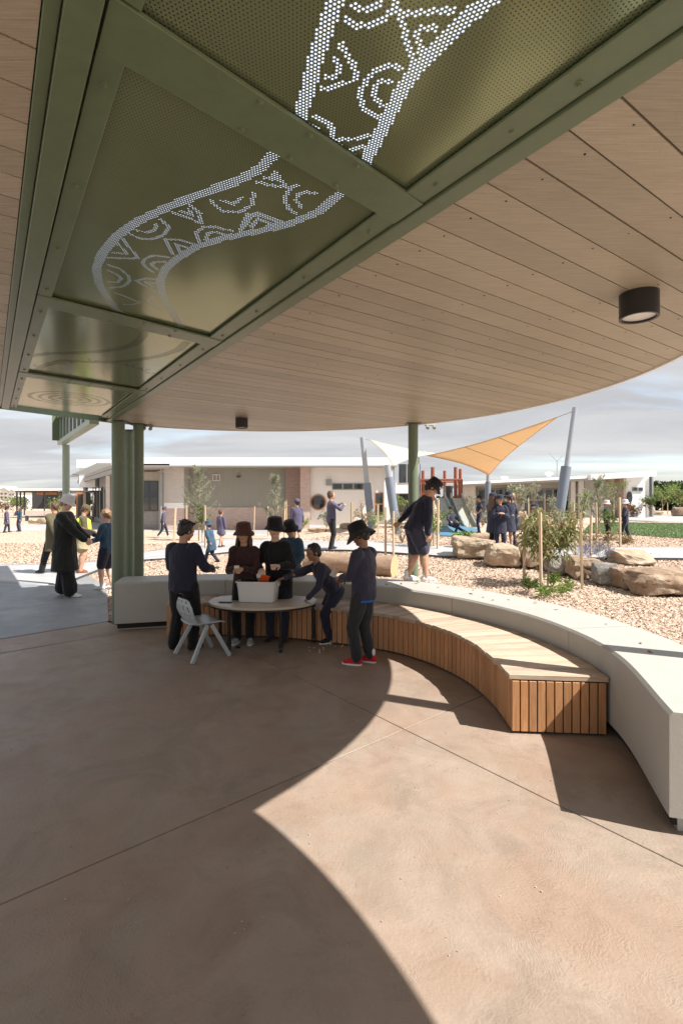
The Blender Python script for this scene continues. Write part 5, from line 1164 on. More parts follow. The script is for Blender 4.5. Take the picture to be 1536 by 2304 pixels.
# windblown bits: leaf litter on the beds and the wall top, grit on the patio
gt = MB(); rnd = random.Random(44)
for k in range(260):
    d = rnd.uniform(1.7, 6.2); x = rnd.uniform(-.66, .5) * d
    if x > 1.3 or (x > .9 and d > 3.3) or d > 5.7: continue
    s_ = rnd.uniform(.002, .0055); gt.box((x, d, s_ * .4), (s_ * 1.6, s_, s_ * .8), rnd.uniform(0, 3))
tag(gt.build('floor_grit', MT['rock_tan']), 'fine grit and crumbs scattered on the patio floor', kind='stuff')
pts = []; dirs = []
for k in range(420):
    d = rnd.uniform(6.6, 15); x = rnd.uniform(-.1, .7) * d
    if x < 2.7 and d < 7.3: continue
    pts.append((x, d, gz(x, d) + .012)); dirs.append((rnd.gauss(0, 1), rnd.gauss(0, 1), rnd.gauss(.05, .15)))
for k in range(26):
    p_, n_ = frame_at(rnd.uniform(TOT * .35, TOT)); q = p_ + n_ * rnd.uniform(.1, .55); pts.append((q.x, q.y, WALL_H + .004)); dirs.append((rnd.gauss(0, 1), rnd.gauss(0, 1), .02))
V, Fq = leafmesh(pts, dirs, .06, .018, 3, .0); tag(from_np('leaf_litter', V, Fq, MT['dry_leaf']), 'dry fallen leaves scattered over the mulch and wall top', kind='stuff')

# ================================================================ FURNITURE
TD = 5.60; TZ = .49
table = empty('table', (-.88, TD, 0), 0, 'low beige half round table with black castor legs in front of the bench', 'table')
poly = [(.60 * math.cos(R(a)) * (1 if abs(math.cos(R(a))) < .999 else 1), .44 * math.sin(R(a)) * (1.0)) for a in range(180, 361, 6)]
poly = [(x, y + .04) for x, y in poly] + [(.595, .14), (.54, .24), (.40, .30), (0, .34), (-.40, .34), (-.54, .28), (-.59, .16)]
MB().prism(poly, TZ - .026, TZ).build('tabletop', MT['laminate'], table, bevel=.004)
MB().prism([(x * .985, y * .985) for x, y in poly], TZ - .045, TZ - .0262).build('edge_rail', MT['black'], table)
for (lx, ly) in ((-1.205, 5.38), (-.64, 5.31), (-.315, 5.70), (-1.40, 5.80)):
    o = MB().tube([(0, 0, .075), (0, 0, TZ - .046)], .019, 14).build('leg', MT['black'], table, smooth=60); o.location = (lx + .88, ly - TD, 0)
    MB().box((0, 0, .066), (.05, .035, .04)).tube([(-.018, 0, .034), (.018, 0, .034)], .033, 16).build('castor', MT['black'], o, bevel=.003)
tubx, tuby = -.925, 5.62
tub = empty('plastic_tub', (tubx, tuby, TZ), R(-6), 'white plastic storage tub standing on the table', 'tub')
mb = MB(); 
def rr(w, d, r_, z, n=5):
    out = []
    for cx_, cy_, a0 in ((w - r_, d - r_, 0), (-(w - r_), d - r_, 90), (-(w - r_), -(d - r_), 180), (w - r_, -(d - r_), 270)):
        for k in range(n): a = R(a0 + 90 * k / (n - 1)); out.append((cx_ + r_ * math.cos(a), cy_ + r_ * math.sin(a), z))
    return out
rings = [rr(.185, .125, .03, .0), rr(.195, .135, .035, .006), rr(.212, .152, .04, .215), rr(.228, .168, .045, .217), rr(.228, .168, .045, .232), rr(.205, .145, .036, .232), rr(.190, .130, .03, .012)]
n = len(rings[0]); vs = [v for r_ in rings for v in r_]; fs = [(i * n + j, i * n + (j + 1) % n, (i + 1) * n + (j + 1) % n, (i + 1) * n + j) for i in range(len(rings) - 1) for j in range(n)] + [tuple(range(n))[::-1], tuple((len(rings) - 1) * n + j for j in range(n))]
mb.add(vs, fs).build('shell', MT['white_plastic'], tub, smooth=35)
for s_ in (-1, 1): MB().box((s_ * .228, 0, .19), (.012, .12, .05)).build('handle', MT['white_plastic'], tub, bevel=.004)
MB().box((.214, -.05, .15), (.006, .07, .09)).build('paper_tag', MT['lens'], tub)
def packet(x, y, z, rx, ry, rz, label, col, name='snack_packet', size=(.10, .018, .13)):
    o = MB().box((0, 0, 0), size).build(name, col, None, bevel=.006); o.location = (x, y, z); o.rotation_euler = (rx, ry, rz); return o
o = packet(-.86, 5.58, TZ + .235, .5, .25, .3, '', MT['orange_print']); tag(o, 'bright orange packet being lifted out of the white tub', 'packet')
o = packet(-1.03, 5.64, TZ + .215, .15, 0, 0, '', MT['black'], 'black_case', (.10, .03, .07)); tag(o, 'small black case at the back rim inside the tub', 'case')
o = MB().box((0, 0, .006), (.14, .035, .012)).build('black_card', MT['black'], None, bevel=.002); o.location = (-1.27, 5.50, TZ); o.rotation_euler = (0, 0, -.1); tag(o, 'thin black card lying at the left of the table', 'card')
# grey polypropylene chair, facing right
ch = empty('chair', (-1.44, 5.23, 0), R(-50), 'grey plastic school chair with slotted back beside the table', 'chair')
# local: faces +y
SH = .365
def lpt(t): return t
legs = [(-.205, .20), (.205, .20), (-.215, -.215), (.215, -.215)]
for lx, ly in legs:
    apex = Vector((math.copysign(.165, lx), .015 if ly > 0 else -.03, SH - .02)); foot = Vector((lx, ly, .0))
    MB().bar(foot, apex, .030, .042).build('leg', MT['chair'], ch, bevel=.008)
seat = MB(); V = []; nx, ny = 14, 14
for j in range(ny + 1):
    for i in range(nx + 1):
        u, v = i / nx * 2 - 1, j / ny * 2 - 1; w = .19 * (1 - .10 * max(0, -v)) ; x = u * w; y = v * .185; rcor = max(0, (abs(u) ** 4 + abs(v) ** 4 - 1)) ; x *= 1 - .10 * rcor; y *= 1 - .10 * rcor
        V.append((x, y, SH + .018 * u * u - .006 - .022 * max(0, v - .6) * 2.5 + .03 * max(0, -v - .7)))
seat.add(V, [(j * (nx + 1) + i, j * (nx + 1) + i + 1, (j + 1) * (nx + 1) + i + 1, (j + 1) * (nx + 1) + i) for j in range(ny) for i in range(nx)])
o = seat.build('seat', MT['chair'], ch, smooth=180); so = o.modifiers.new('solid', 'SOLIDIFY'); so.thickness = .014
back = MB(); V = []; nx, ny = 30, 26; holes = []
for j in range(ny + 1):
    for i in range(nx + 1):
        u, v = i / nx * 2 - 1, j / ny; w = .165 + .035 * math.sin(v * 3.14) - .03 * max(0, v - .8) * 5 * abs(u) ** 3; x = u * w; z = SH - .015 + v * .27 - .02 * abs(u) ** 4 * v; y = -.165 - .075 * v + .035 * u * u - .03 * math.sin(v * 3.14)
        V.append((x, y, z))
def hole(i, j):
    u, v = (i + .5) / nx * 2 - 1, (j + .5) / ny
    if abs(u) > .82 or v < .34 or v > .93: return False
    return (math.sin(u * 15 + v * 6) > .55 and math.sin(v * 22) > -.55)
back.add(V, [(j * (nx + 1) + i, j * (nx + 1) + i + 1, (j + 1) * (nx + 1) + i + 1, (j + 1) * (nx + 1) + i) for j in range(ny) for i in range(nx) if not hole(i, j)])
o = back.build('backrest', MT['chair'], ch, smooth=180); so = o.modifiers.new('solid', 'SOLIDIFY'); so.thickness = .012
# garden seat far left
gs = empty('garden_seat', P(88, 1172), R(5), 'low pink slatted seat in the mulch at far left', 'bench')
for k in range(4): MB().box((0, .1 * k - .15, .45), (2.3, .085, .04)).build('slat', MT['pink_brick'], gs)
for k in range(3): MB().box((0, .24, .55 + .11 * k), (2.3, .04, .09)).build('slat', MT['pink_brick'], gs)
for s_ in (-1, 1): MB().box((s_ * .95, 0, .22), (.08, .4, .43)).build('leg', MT['dark'], gs)
cr = MB(); 
for k in range(14):
    q = P(random.uniform(690, 800), random.uniform(1448, 1470), 0); cr.box((q.x, q.y, .004), (.012, .009, .007), random.uniform(0, 3))
tag(cr.build('crumbs', MT['card']), 'pale crumbs scattered on the floor below the table', kind='stuff')
o = MB().lathe([(0, .018), (.02, .016), (.032, .004), (.032, 0)], n=16).build('bottle_cap', MT['black'], None, smooth=50); o.location = P(534, 1458, 0); tag(o, 'small dark round cap on the floor under the table', 'cap')

# ================================================================ PEOPLE
def cap_mesh(mb, p0, r0, p1, r1, n=10):
    p0, p1 = Vector(p0), Vector(p1); d = p1 - p0
    if d.length < 1e-5: d = Vector((0, 0, 1e-4)); p1 = p0 + d
    t = d.normalized(); x = t.orthogonal().normalized(); y = t.cross(x); rings = []
    for k in range(4): a = R(-78 + 26 * k); rings.append((p0 + t * (r0 * math.sin(a)), r0 * math.cos(a)))
    for k in range(4): a = R(26 * k); rings.append((p1 + t * (r1 * math.sin(a)), r1 * math.cos(a)))
    vs = [c + (x * math.cos(2 * math.pi * j / n) + y * math.sin(2 * math.pi * j / n)) * r_ for c, r_ in rings for j in range(n)]; m_ = len(rings)
    fs = [(i * n + j, i * n + (j + 1) % n, (i + 1) * n + (j + 1) % n, (i + 1) * n + j) for i in range(m_ - 1) for j in range(n)] + [tuple(range(n))[::-1], tuple((m_ - 1) * n + j for j in range(n))]
    mb.add(vs, fs)
def ell_mesh(mb, c, r_, mat=None, n=14, m_=9):
    c = Vector(c); vs = []
    for i in range(1, m_):
        a = math.pi * i / m_ - math.pi / 2
        for j in range(n):
            b_ = 2 * math.pi * j / n; v = Vector((r_[0] * math.cos(a) * math.cos(b_), r_[1] * math.cos(a) * math.sin(b_), r_[2] * math.sin(a))); vs.append(c + (mat @ v if mat is not None else v))
    q = m_ - 1; fs = [(i * n + j, i * n + (j + 1) % n, (i + 1) * n + (j + 1) % n, (i + 1) * n + j) for i in range(q - 1) for j in range(n)] + [tuple(range(n))[::-1], tuple((q - 1) * n + j for j in range(n))]
    mb.add(vs, fs)
def loft_mesh(mb, secs, n=20):                         # secs: (centre, right axis, forward axis, rx, ry)
    vs = []
    for c, x, y, rx, ry in secs:
        for j in range(n): a = 2 * math.pi * j / n; vs.append(Vector(c) + x * rx * math.cos(a) + y * ry * math.sin(a))
    m_ = len(secs); fs = [(i * n + j, i * n + (j + 1) % n, (i + 1) * n + (j + 1) % n, (i + 1) * n + j) for i in range(m_ - 1) for j in range(n)] + [tuple(range(n))[::-1], tuple((m_ - 1) * n + j for j in range(n))]
    mb.add(vs, fs)
def remeshed(mb, name, mat, parent, voxel, it=4, disp=None, floor=None):
    me = mb.mesh(name + '_tmp', mat); bm = bmesh.new(); bm.from_mesh(me); bmesh.ops.recalc_face_normals(bm, faces=bm.faces); bm.to_mesh(me); bm.free()
    o = bpy.data.objects.new(name + '_tmp', me); COL.objects.link(o)
    m_ = o.modifiers.new('r', 'REMESH'); m_.mode = 'VOXEL'; m_.voxel_size = voxel; m_.use_smooth_shade = True
    s_ = o.modifiers.new('s', 'SMOOTH'); s_.iterations = it; s_.factor = .5
    dg = bpy.context.evaluated_depsgraph_get(); ev = o.evaluated_get(dg); new = bpy.data.meshes.new_from_object(ev, depsgraph=dg); new.name = name
    bpy.data.objects.remove(o); bpy.data.meshes.remove(me)
    if disp or floor is not None:
        k = len(new.vertices); co = np.empty(k * 3, np.float32); new.vertices.foreach_get('co', co); co = co.reshape(-1, 3)
        if disp:
            nr = np.empty(k * 3, np.float32); new.vertices.foreach_get('normal', nr); nr = nr.reshape(-1, 3); amp, sc_, off = disp
            f = np.array([mnoise.noise(Vector((c[0] * sc_ + off, c[1] * sc_, c[2] * sc_ * .6))) + .5 * mnoise.noise(Vector((c[0] * sc_ * 2.3, c[1] * sc_ * 2.3 + off, c[2] * sc_ * 1.2))) for c in co.astype(float)]); co = co + nr * (amp * f)[:, None]
        if floor is not None: co[:, 2] = np.maximum(co[:, 2], floor)
        new.vertices.foreach_set('co', co.astype(np.float32).ravel()); new.update()
    if not new.materials: new.materials.append(mat)
    new.polygons.foreach_set('use_smooth', [True] * len(new.polygons))
    return link(bpy.data.objects.new(name, new), parent)
def ik(a, t, l1, l2, pole):
    a, t = Vector(a), Vector(t); d = t - a; L = min(d.length, (l1 + l2) * .998); L = max(L, abs(l1 - l2) * 1.02 + 1e-4); u = d.normalized(); t = a + u * L
    p = Vector(pole); p = p - u * p.dot(u); p.normalize(); c = (l1 * l1 + L * L - l2 * l2) / (2 * l1 * L); c = max(-1, min(1, c))
    return a + u * (l1 * c) + p * (l1 * math.sqrt(1 - c * c)), t
def person(xy, H, th, label, z=0., group=None, pel=(0, 0, 0), lean=(0, 0), feet=((-.06, 0, 0, 8), (.06, 0, 0, -8)), hands=((-.155, .03, .49), (.155, .03, .49)), head=(0, 0),
           top=('navy', 'jumper'), bottom=('black', 'trousers'), shoes='shoeblack', hat=None, hair=('hair_black', 'short'), skin='a', vox=.012, world_hands=None, adult=False, sole=None, sock=False, elbows=None, build_=1., palm=None, under=None, face=True):
    root = empty('person', (xy[0], xy[1], z), R(th), label, 'person', group); S_ = H; rz = Matrix.Rotation(-R(th), 3, 'Z')
    V3 = lambda t: Vector(t) * S_
    hh = (.135 if adult else .158) * S_; Pc = V3((0, 0, .528)) + V3(pel); dirv = Vector((lean[0], lean[1], 1)).normalized(); Xr = (Vector((1, 0, 0)) - dirv * dirv.x).normalized(); Fw = dirv.cross(Xr)
    Nc = Pc + dirv * .31 * S_; hw = .052 * S_; sw = (.106 if adult else .097) * S_ * build_
    up = (dirv * .6 + Vector((0, 0, 1))).normalized(); hm = Matrix.Rotation(R(head[0]), 3, 'Z') @ Matrix.Rotation(-R(head[1]), 3, 'X')
    upn = hm @ Vector((0, 0, 1)); hc = Nc + up * .040 * S_ + upn * ((.50 if adult else .50) * hh)
    hips = [Pc + Xr * (-hw) - dirv * .015 * S_, Pc + Xr * hw - dirv * .015 * S_]; sh = [Nc - dirv * .035 * S_ - Xr * sw, Nc - dirv * .035 * S_ + Xr * sw]
    legs = []; arms = []
    for i in (0, 1):
        fx, fy, fz, yaw = feet[i]; ank = V3((fx, fy, fz + .042)); yv = Matrix.Rotation(R(yaw), 3, 'Z') @ Vector((0, 1, 0)); kn, an = ik(hips[i], ank, .245 * S_, .235 * S_, yv + Vector((0, .2, 0))); legs.append((hips[i], kn, an, yv, ank - an))
        if world_hands and world_hands[i] is not None: tgt = rz @ (Vector(world_hands[i]) - Vector((xy[0], xy[1], z)))
        else: tgt = V3(hands[i])
        pole = elbows[i] if elbows and elbows[i] else ((-1 if i == 0 else 1) * .6, -.7, -.5)
        el, wr = ik(sh[i], tgt, .165 * S_, .145 * S_, pole); arms.append((sh[i], el, wr))
    k = S_ * build_
    # ---- one continuous body
    mb = MB(); Hm = hm
    def hp(x, y, zz): return hc + Hm @ Vector((x * hh, y * hh, zz * hh))
    ell_mesh(mb, hp(0, -.02, .07), (.345 * hh, .42 * hh, .43 * hh), Hm); ell_mesh(mb, hp(0, .06, -.17), (.27 * hh, .33 * hh, .33 * hh), Hm); ell_mesh(mb, hp(0, .27, -.36), (.12 * hh, .10 * hh, .11 * hh), Hm)
    cap_mesh(mb, hp(0, .37, .02), .035 * hh, hp(0, .43, -.10), .055 * hh); ell_mesh(mb, hp(0, .35, -.23), (.11 * hh, .06 * hh, .045 * hh), Hm)
    for s_ in (-1, 1):
        ell_mesh(mb, hp(s_ * .35, -.03, -.04), (.04 * hh, .08 * hh, .13 * hh), Hm); ell_mesh(mb, hp(s_ * .17, .27, -.13), (.11 * hh, .09 * hh, .10 * hh), Hm); cap_mesh(mb, hp(s_ * .07, .375, .09), .035 * hh, hp(s_ * .24, .31, .08), .03 * hh)
    cap_mesh(mb, Nc - dirv * .03 * S_, .036 * S_, hp(0, -.08, -.2), .032 * S_)
    loft_mesh(mb, [(Pc + dirv * (t * S_), Xr, Fw, a * k * (.70 if t < .15 else .84), b_ * k * (.70 if t < .15 else .84)) for t, a, b_ in ((-.075, .05, .05), (-.03, .085, .066), (.02, .086, .062), (.10, .076, .055), (.18, .086, .062), (.25, .094, .056), (.295, .06, .042), (.315, .035, .032))])
    for i in (0, 1):
        a, b_, c = arms[i]; cap_mesh(mb, a, .034 * k, b_, .026 * k); cap_mesh(mb, b_, .026 * k, c, .017 * k); cap_mesh(mb, b_.lerp(c, .2), .028 * k, b_.lerp(c, .4), .025 * k)
        h_, kn, an, yv, _ = legs[i]; lg = .74 if bottom[1] in ('trousers', 'wide') else 1.; cap_mesh(mb, h_, .050 * k * lg, kn, .036 * k * lg); cap_mesh(mb, kn, .036 * k * lg, an, .022 * k); cap_mesh(mb, kn.lerp(an, .18) - yv * .008 * S_ * lg, .038 * k * lg, kn.lerp(an, .42) - yv * .01 * S_ * lg, .033 * k * lg)
        cap_mesh(mb, an + Vector((0, 0, -.012 * S_)), .022 * S_, an + yv * .08 * S_ + Vector((0, 0, -.026 * S_)), .016 * S_)
        # hand
        fdir = (c - b_).normalized(); side = 1 if i == 0 else -1
        pn = Vector(palm[i]) if palm and palm[i] else (Vector((side, .1, 0)) if fdir.z < -.6 else Vector((side * .4, 0, -1)))
        pn = (pn - fdir * pn.dot(fdir)).normalized(); sp_ = fdir.cross(pn)
        hs = S_ * .95
        for o_ in (-1.4, -.5, .5, 1.4): cap_mesh(mb, c + fdir * .006 * hs, .0115 * hs, c + fdir * .046 * hs + sp_ * o_ * .0105 * hs, .0095 * hs, 8)
        for f_ in range(4):
            ln = (.86, 1.0, .95, .75)[f_]; p_ = c + fdir * .048 * hs + sp_ * (f_ - 1.5) * .0135 * hs * (1 if True else 1); d_ = fdir
            for sg, (l_, ang) in enumerate(((.021, 22 + f_ * 5), (.016, 58 + f_ * 6), (.011, 85))):
                q_ = p_ + (fdir * math.cos(R(ang)) + pn * math.sin(R(ang))) * l_ * ln * hs; cap_mesh(mb, p_, (.0068 - sg * .0006) * hs, q_, (.0062 - sg * .0006) * hs, 8); p_ = q_
        ts = -1 if sp_.y < 0 or (abs(sp_.y) < .2 and sp_.z < 0) else 1
        tb = c + fdir * .014 * hs + sp_ * ts * .016 * hs; t1 = tb + (fdir * .6 + sp_ * ts * .55 + pn * .5).normalized() * .024 * hs; cap_mesh(mb, tb, .0085 * hs, t1, .0078 * hs, 8); cap_mesh(mb, t1, .0075 * hs, t1 + (fdir * .8 + pn * .6).normalized() * .018 * hs, .006 * hs, 8)
    body = remeshed(mb, 'body', SK[skin], root, vox * (.55 if vox < .012 else 1), 2)
    # ---- face
    if face and vox < .015:
        for s_ in (-1, 1):
            e_ = MB(); ell_mesh(e_, (0, 0, 0), (.045 * hh, .03 * hh, .03 * hh)); o = e_.build('eye', MT['eye'], root, smooth=180); o.location = hp(s_ * .155, .335, .0); o.rotation_euler = hm.to_euler()
        e_ = MB(); ell_mesh(e_, (0, 0, 0), (.10 * hh, .02 * hh, .022 * hh)); o = e_.build('mouth', MT['lip'], root, smooth=180); o.location = hp(0, .405, -.235); o.rotation_euler = hm.to_euler()
    # ---- upper clothing
    tm, tk = top; mb = MB(); hem = {'jumper': -.045, 'polo': -.05, 'coat': -.20, 'longcoat': -.26, 'vest': -.02}[tk]; g_ = {'jumper': 1., 'polo': .95, 'coat': 1.1, 'longcoat': 1.12, 'vest': 1.08}[tk]
    secs = [(.0, .106, .083), (.05, .103, .079), (.12, .100, .077), (.19, .106, .080), (.245, .107, .072), (.285, .080, .056), (.312, .046, .044)]
    L_ = []
    dn = (Vector((0, 0, -1)) if hem < -.1 else -dirv)
    if hem < -.1: L_ += [(Pc + dn * (-hem * S_), Xr, Fw, (.128 if tk == 'coat' else .135) * k, .112 * k), (Pc + dn * (-hem * .5 * S_), Xr, Fw, .122 * k, .10 * k)]
    else: L_ += [(Pc + dn * (-hem * S_), Xr, Fw, .104 * k * g_, .084 * k * g_)]
    L_ += [(Pc + dirv * (t * S_), Xr, Fw, a * k * g_, b_ * k * g_) for t, a, b_ in secs]; loft_mesh(mb, L_)
    for i in (0, 1):
        a, b_, c = arms[i]; cap_mesh(mb, a, .041 * k * g_, b_, .036 * k * g_)
        if tk != 'polo' and tk != 'vest': cap_mesh(mb, b_, .036 * k * g_, b_.lerp(c, .93), .027 * k * g_)
        ell_mesh(mb, a + (Nc - a) * .15, (.044 * k * g_,) * 3)
    remeshed(mb, {'jumper': 'jumper', 'polo': 'polo_shirt', 'coat': 'jacket', 'longcoat': 'coat', 'vest': 'vest'}[tk], CL[tm], root, vox * .9, 3, (.010 * S_, 9 / S_, H * 37))
    cl_ = MB(); cm_ = Matrix((Xr, Fw, dirv)).transposed(); cl_.lathe([(.040 * S_, .0), (.043 * S_, .022 * S_), (.046 * S_, .020 * S_), (.050 * S_, -.004 * S_)], Nc + dirv * -.004 * S_, 20, cm_).build('collar', CL[tm], root, smooth=50)
    if under: 
        u_ = MB(); loft_mesh(u_, [(Pc - dirv * (t * S_), Xr, Fw, .101 * k, .081 * k) for t in (.062, .03)]); remeshed(u_, 'undershirt', CL[under], root, vox * .8, 1)
    # ---- lower clothing
    bm_, bk = bottom; mb = MB()
    loft_mesh(mb, [(Pc + dirv * (t * S_), Xr, Fw, a * k, b_ * k) for t, a, b_ in ((-.07, .06, .055), (-.035, .092, .073), (.01, .096, .072), (.05, .090, .066))])
    for i in (0, 1):
        h_, kn, an, yv, _ = legs[i]
        if bk == 'trousers': cap_mesh(mb, h_, .062 * k, kn, .047 * k); cap_mesh(mb, kn, .047 * k, kn.lerp(an, .98), .036 * k)
        elif bk == 'wide': cap_mesh(mb, h_, .068 * k, h_.lerp(an, .5), .060 * k); cap_mesh(mb, h_.lerp(an, .5), .060 * k, h_.lerp(an, .93), .062 * k)
        elif bk == 'shorts': cap_mesh(mb, h_, .066 * k, h_.lerp(kn, .84), .060 * k)
        elif bk == 'skirt': cap_mesh(mb, h_, .068 * k, h_.lerp(kn, .55), .075 * k)
    if bk in ('skirt',):
        m0 = (legs[0][0] + legs[1][0]) / 2; m1 = (legs[0][1] + legs[1][1]) / 2; loft_mesh(mb, [(m0.lerp(m1, .62), Xr, Fw, .135 * k, .105 * k), (m0, Xr, Fw, .10 * k, .08 * k)])
    if bk == 'wide':
        m0 = (legs[0][0] + legs[1][0]) / 2; m1 = (legs[0][2] + legs[1][2]) / 2
    remeshed(mb, {'trousers': 'trousers', 'wide': 'wide_trousers', 'shorts': 'shorts', 'skirt': 'skirt'}[bk], CL[bm_], root, vox * .9, 3, (.009 * S_, 10 / S_, H * 91), None)
    # ---- shoes
    for i in (0, 1):
        _, _, an, yv, _ = legs[i]; xv = yv.cross(Vector((0, 0, 1))); gx = an - Vector((0, 0, .042 * S_)); m3 = Matrix((xv, yv, Vector((0, 0, 1)))).transposed(); mb = MB(); q = lambda a, b_, c: gx + m3 @ (Vector((a, b_, c)) * S_)
        ell_mesh(mb, q(0, -.012, .030), (.025 * S_, .036 * S_, .032 * S_), m3); ell_mesh(mb, q(0, .03, .024), (.026 * S_, .05 * S_, .026 * S_), m3); ell_mesh(mb, q(0, .07, .017), (.027 * S_, .038 * S_, .019 * S_), m3); cap_mesh(mb, q(0, -.008, .04), .024 * S_, q(0, -.012, .055), .023 * S_)
        so_ = remeshed(mb, 'shoe', CL[shoes], root, max(.005, vox * .6), 2, None, gx.z + .004 * S_)
        if sole:
            ol = [(.024 * math.cos(a), .035 + .078 * math.sin(a)) for a in [2 * math.pi * t / 24 for t in range(24)]]; sm = MB(); sm.add([q(x * 1.15, y, z_) for z_ in (0, .011) for x, y in ol], [tuple(range(24))[::-1], tuple(range(24, 48))] + [(t, (t + 1) % 24, 24 + (t + 1) % 24, 24 + t) for t in range(24)])
            sm.build('sole', CL[sole], so_, smooth=40)
        if sock: sk = MB(); cap_mesh(sk, q(0, -.01, .05), .0235 * S_, q(0, -.012, .085), .0235 * S_); remeshed(sk, 'sock', CL['sock'], root, .006, 1)
    # ---- hair and hat
    if hair:
        hmname, hk = hair; mb = MB(); ell_mesh(mb, hp(0, -.09, .13), (.375 * hh, .40 * hh, .42 * hh), Hm)
        for s_ in (-1, 1): ell_mesh(mb, hp(s_ * .26, -.08, .05), (.12 * hh, .26 * hh, .26 * hh), Hm)
        ell_mesh(mb, hp(0, -.22, -.08), (.27 * hh, .24 * hh, .30 * hh), Hm); ell_mesh(mb, hp(0, .04, .38), (.27 * hh, .25 * hh, .13 * hh), Hm)
        if hk == 'spiky':
            rr_ = random.Random(3)
            for q_ in range(70):
                a, b_ = rr_.uniform(-.28, .28), rr_.uniform(-.35, .22); cap_mesh(mb, hp(a, b_, .38), .05 * hh, hp(a * 1.35 + rr_.gauss(0, .04), b_ * 1.25 + rr_.gauss(0, .05), .56 + rr_.uniform(-.03, .07) - abs(a) * .3), .010 * hh, 6)
        if hk in ('long', 'longback'):
            rr_ = random.Random(int(H * 1000))
            for q_ in range(26):
                a = -180 + 360 * q_ / 26
                if abs(a) < (62 if hk == 'long' else 100) : continue
                ca, sa = math.sin(R(a)), math.cos(R(a)); p0 = hp(.30 * ca, -.06 + .30 * sa, .12); p1 = hp(.36 * ca, -.08 + .34 * sa, -.30); ln = rr_.uniform(.13, .20) * S_; p2 = p1 + Vector((.02 * ca * S_, -.012 * S_, -ln)); p3 = p2 + Vector((rr_.gauss(0, .01) * S_, 0, -.05 * S_)); cap_mesh(mb, p0, .075 * hh, p1, .085 * hh, 8); cap_mesh(mb, p1, .085 * hh, p2, .075 * hh, 8); cap_mesh(mb, p2, .07 * hh, p3, .02 * hh, 8)
        if hk == 'pony': cap_mesh(mb, hp(0, -.45, .1), .09 * hh, hp(0, -.62, -.15), .11 * hh); cap_mesh(mb, hp(0, -.62, -.15), .11 * hh, hp(0, -.6, -.75), .05 * hh)
        remeshed(mb, 'hair', MT[hmname], root, max(.006, vox * .7), 1, (.012 * S_ * .6, 42 / S_, 3))
    if hat:
        hmn, hk = hat; s3 = Matrix.Diagonal((1, 1.13, 1)); hmx = Hm @ Matrix.Rotation(R(-4), 3, 'X') @ s3; mb = MB(); n_ = 36
        if hk == 'bucket': pr = [(.01, .60), (.20, .595), (.345, .55), (.385, .48), (.405, .30), (.425, .12), (.44, .09), (.51, .03), (.575, -.055), (.585, -.075), (.57, -.08), (.50, -.00), (.42, .04), (.39, .3), (.0, .55)]
        elif hk == 'wide': pr = [(.01, .60), (.20, .595), (.345, .55), (.385, .48), (.41, .30), (.43, .12), (.45, .08), (.56, -.04), (.67, -.18), (.69, -.21), (.67, -.215), (.55, -.08), (.42, .04), (.39, .3), (.0, .55)]
        else: pr = [(.01, .56), (.20, .55), (.345, .48), (.40, .36), (.42, .14), (.425, .10), (.40, .10), (.38, .36), (.0, .52)]
        vs = []; fs = []
        for i, (r_, zz) in enumerate(pr):
            for j in range(n_):
                a = 2 * math.pi * j / n_; br_ = max(0, r_ - .45); wv = br_ * (.28 * math.sin(2 * a + H * 9) + .16 * math.sin(3 * a + H * 31)); vs.append(hc + hmx @ (Vector((r_ * math.cos(a), r_ * math.sin(a), zz + wv + .07)) * hh))
        fs = [(i * n_ + j, i * n_ + (j + 1) % n_, (i + 1) * n_ + (j + 1) % n_, (i + 1) * n_ + j) for i in range(len(pr) - 1) for j in range(n_)]; mb.add(vs, fs)
        ho = mb.build('bucket_hat' if hk != 'cap' else 'cap', CL[hmn], root, smooth=60)
        if hk == 'cap':
            vz = MB(); vz.add([hc + hmx @ (Vector((.40 * math.cos(a) * w_, .38 * math.sin(a) + (.30 * math.sin(a) if w_ > 1 else 0), .12 - (.06 if w_ > 1 else 0) + z_)) * hh) for z_ in (0, .02) for w_ in (1, 1.02) for a in [R(20 + 140 * t / 12) for t in range(13)]],
                [(t, t + 1, 13 + t + 1, 13 + t) for t in range(12)] + [(26 + t, 26 + 13 + t, 26 + 13 + t + 1, 26 + t + 1) for t in range(12)] + [(13 + t, 14 + t, 40 + t, 39 + t) for t in range(12)]).build('visor', CL[hmn], ho, smooth=40)
    return root, dict(hc=hc, hm=hm, hh=hh, arms=arms)
def at(px, py): return P(px, py, 0)
NEARV = .0095
# --- around the table
r1, i1 = person((XD(412, 5.42), 5.42), 1.345, -22, 'dark haired pupil in navy shirt seen from behind, standing by the grey chair', hands=((-.09, .16, .62), (.13, .19, .635)), feet=((-.085, -.02, 0, 10), (.075, .02, 0, -14)), head=(-18, 20), top=('navy', 'jumper'), bottom=('black', 'trousers'),
    shoes='shoeblack', hair=('hair_black', 'spiky'), vox=NEARV, build_=1.16, skin='a')
r2, i2 = person((XD(550, 5.70), 5.70), 1.30, 176, 'long haired girl in dark maroon jumper and brown bucket hat behind the table', hands=((-.03, .165, .665), (.035, .17, .655)), feet=((-.055, -.0, 0, 8), (.06, .01, 0, -10)), head=(4, 4), lean=(0, .16), pel=(0, -.03, -.004), top=('maroon', 'jumper'), bottom=('black', 'trousers'),
    shoes='shoegrey', sole='shoewhite', hat=('brownhat', 'bucket'), hair=('hair_brown', 'long'), vox=NEARV, build_=1.0)
tw_ = Vector((-.80, 5.66, .83))
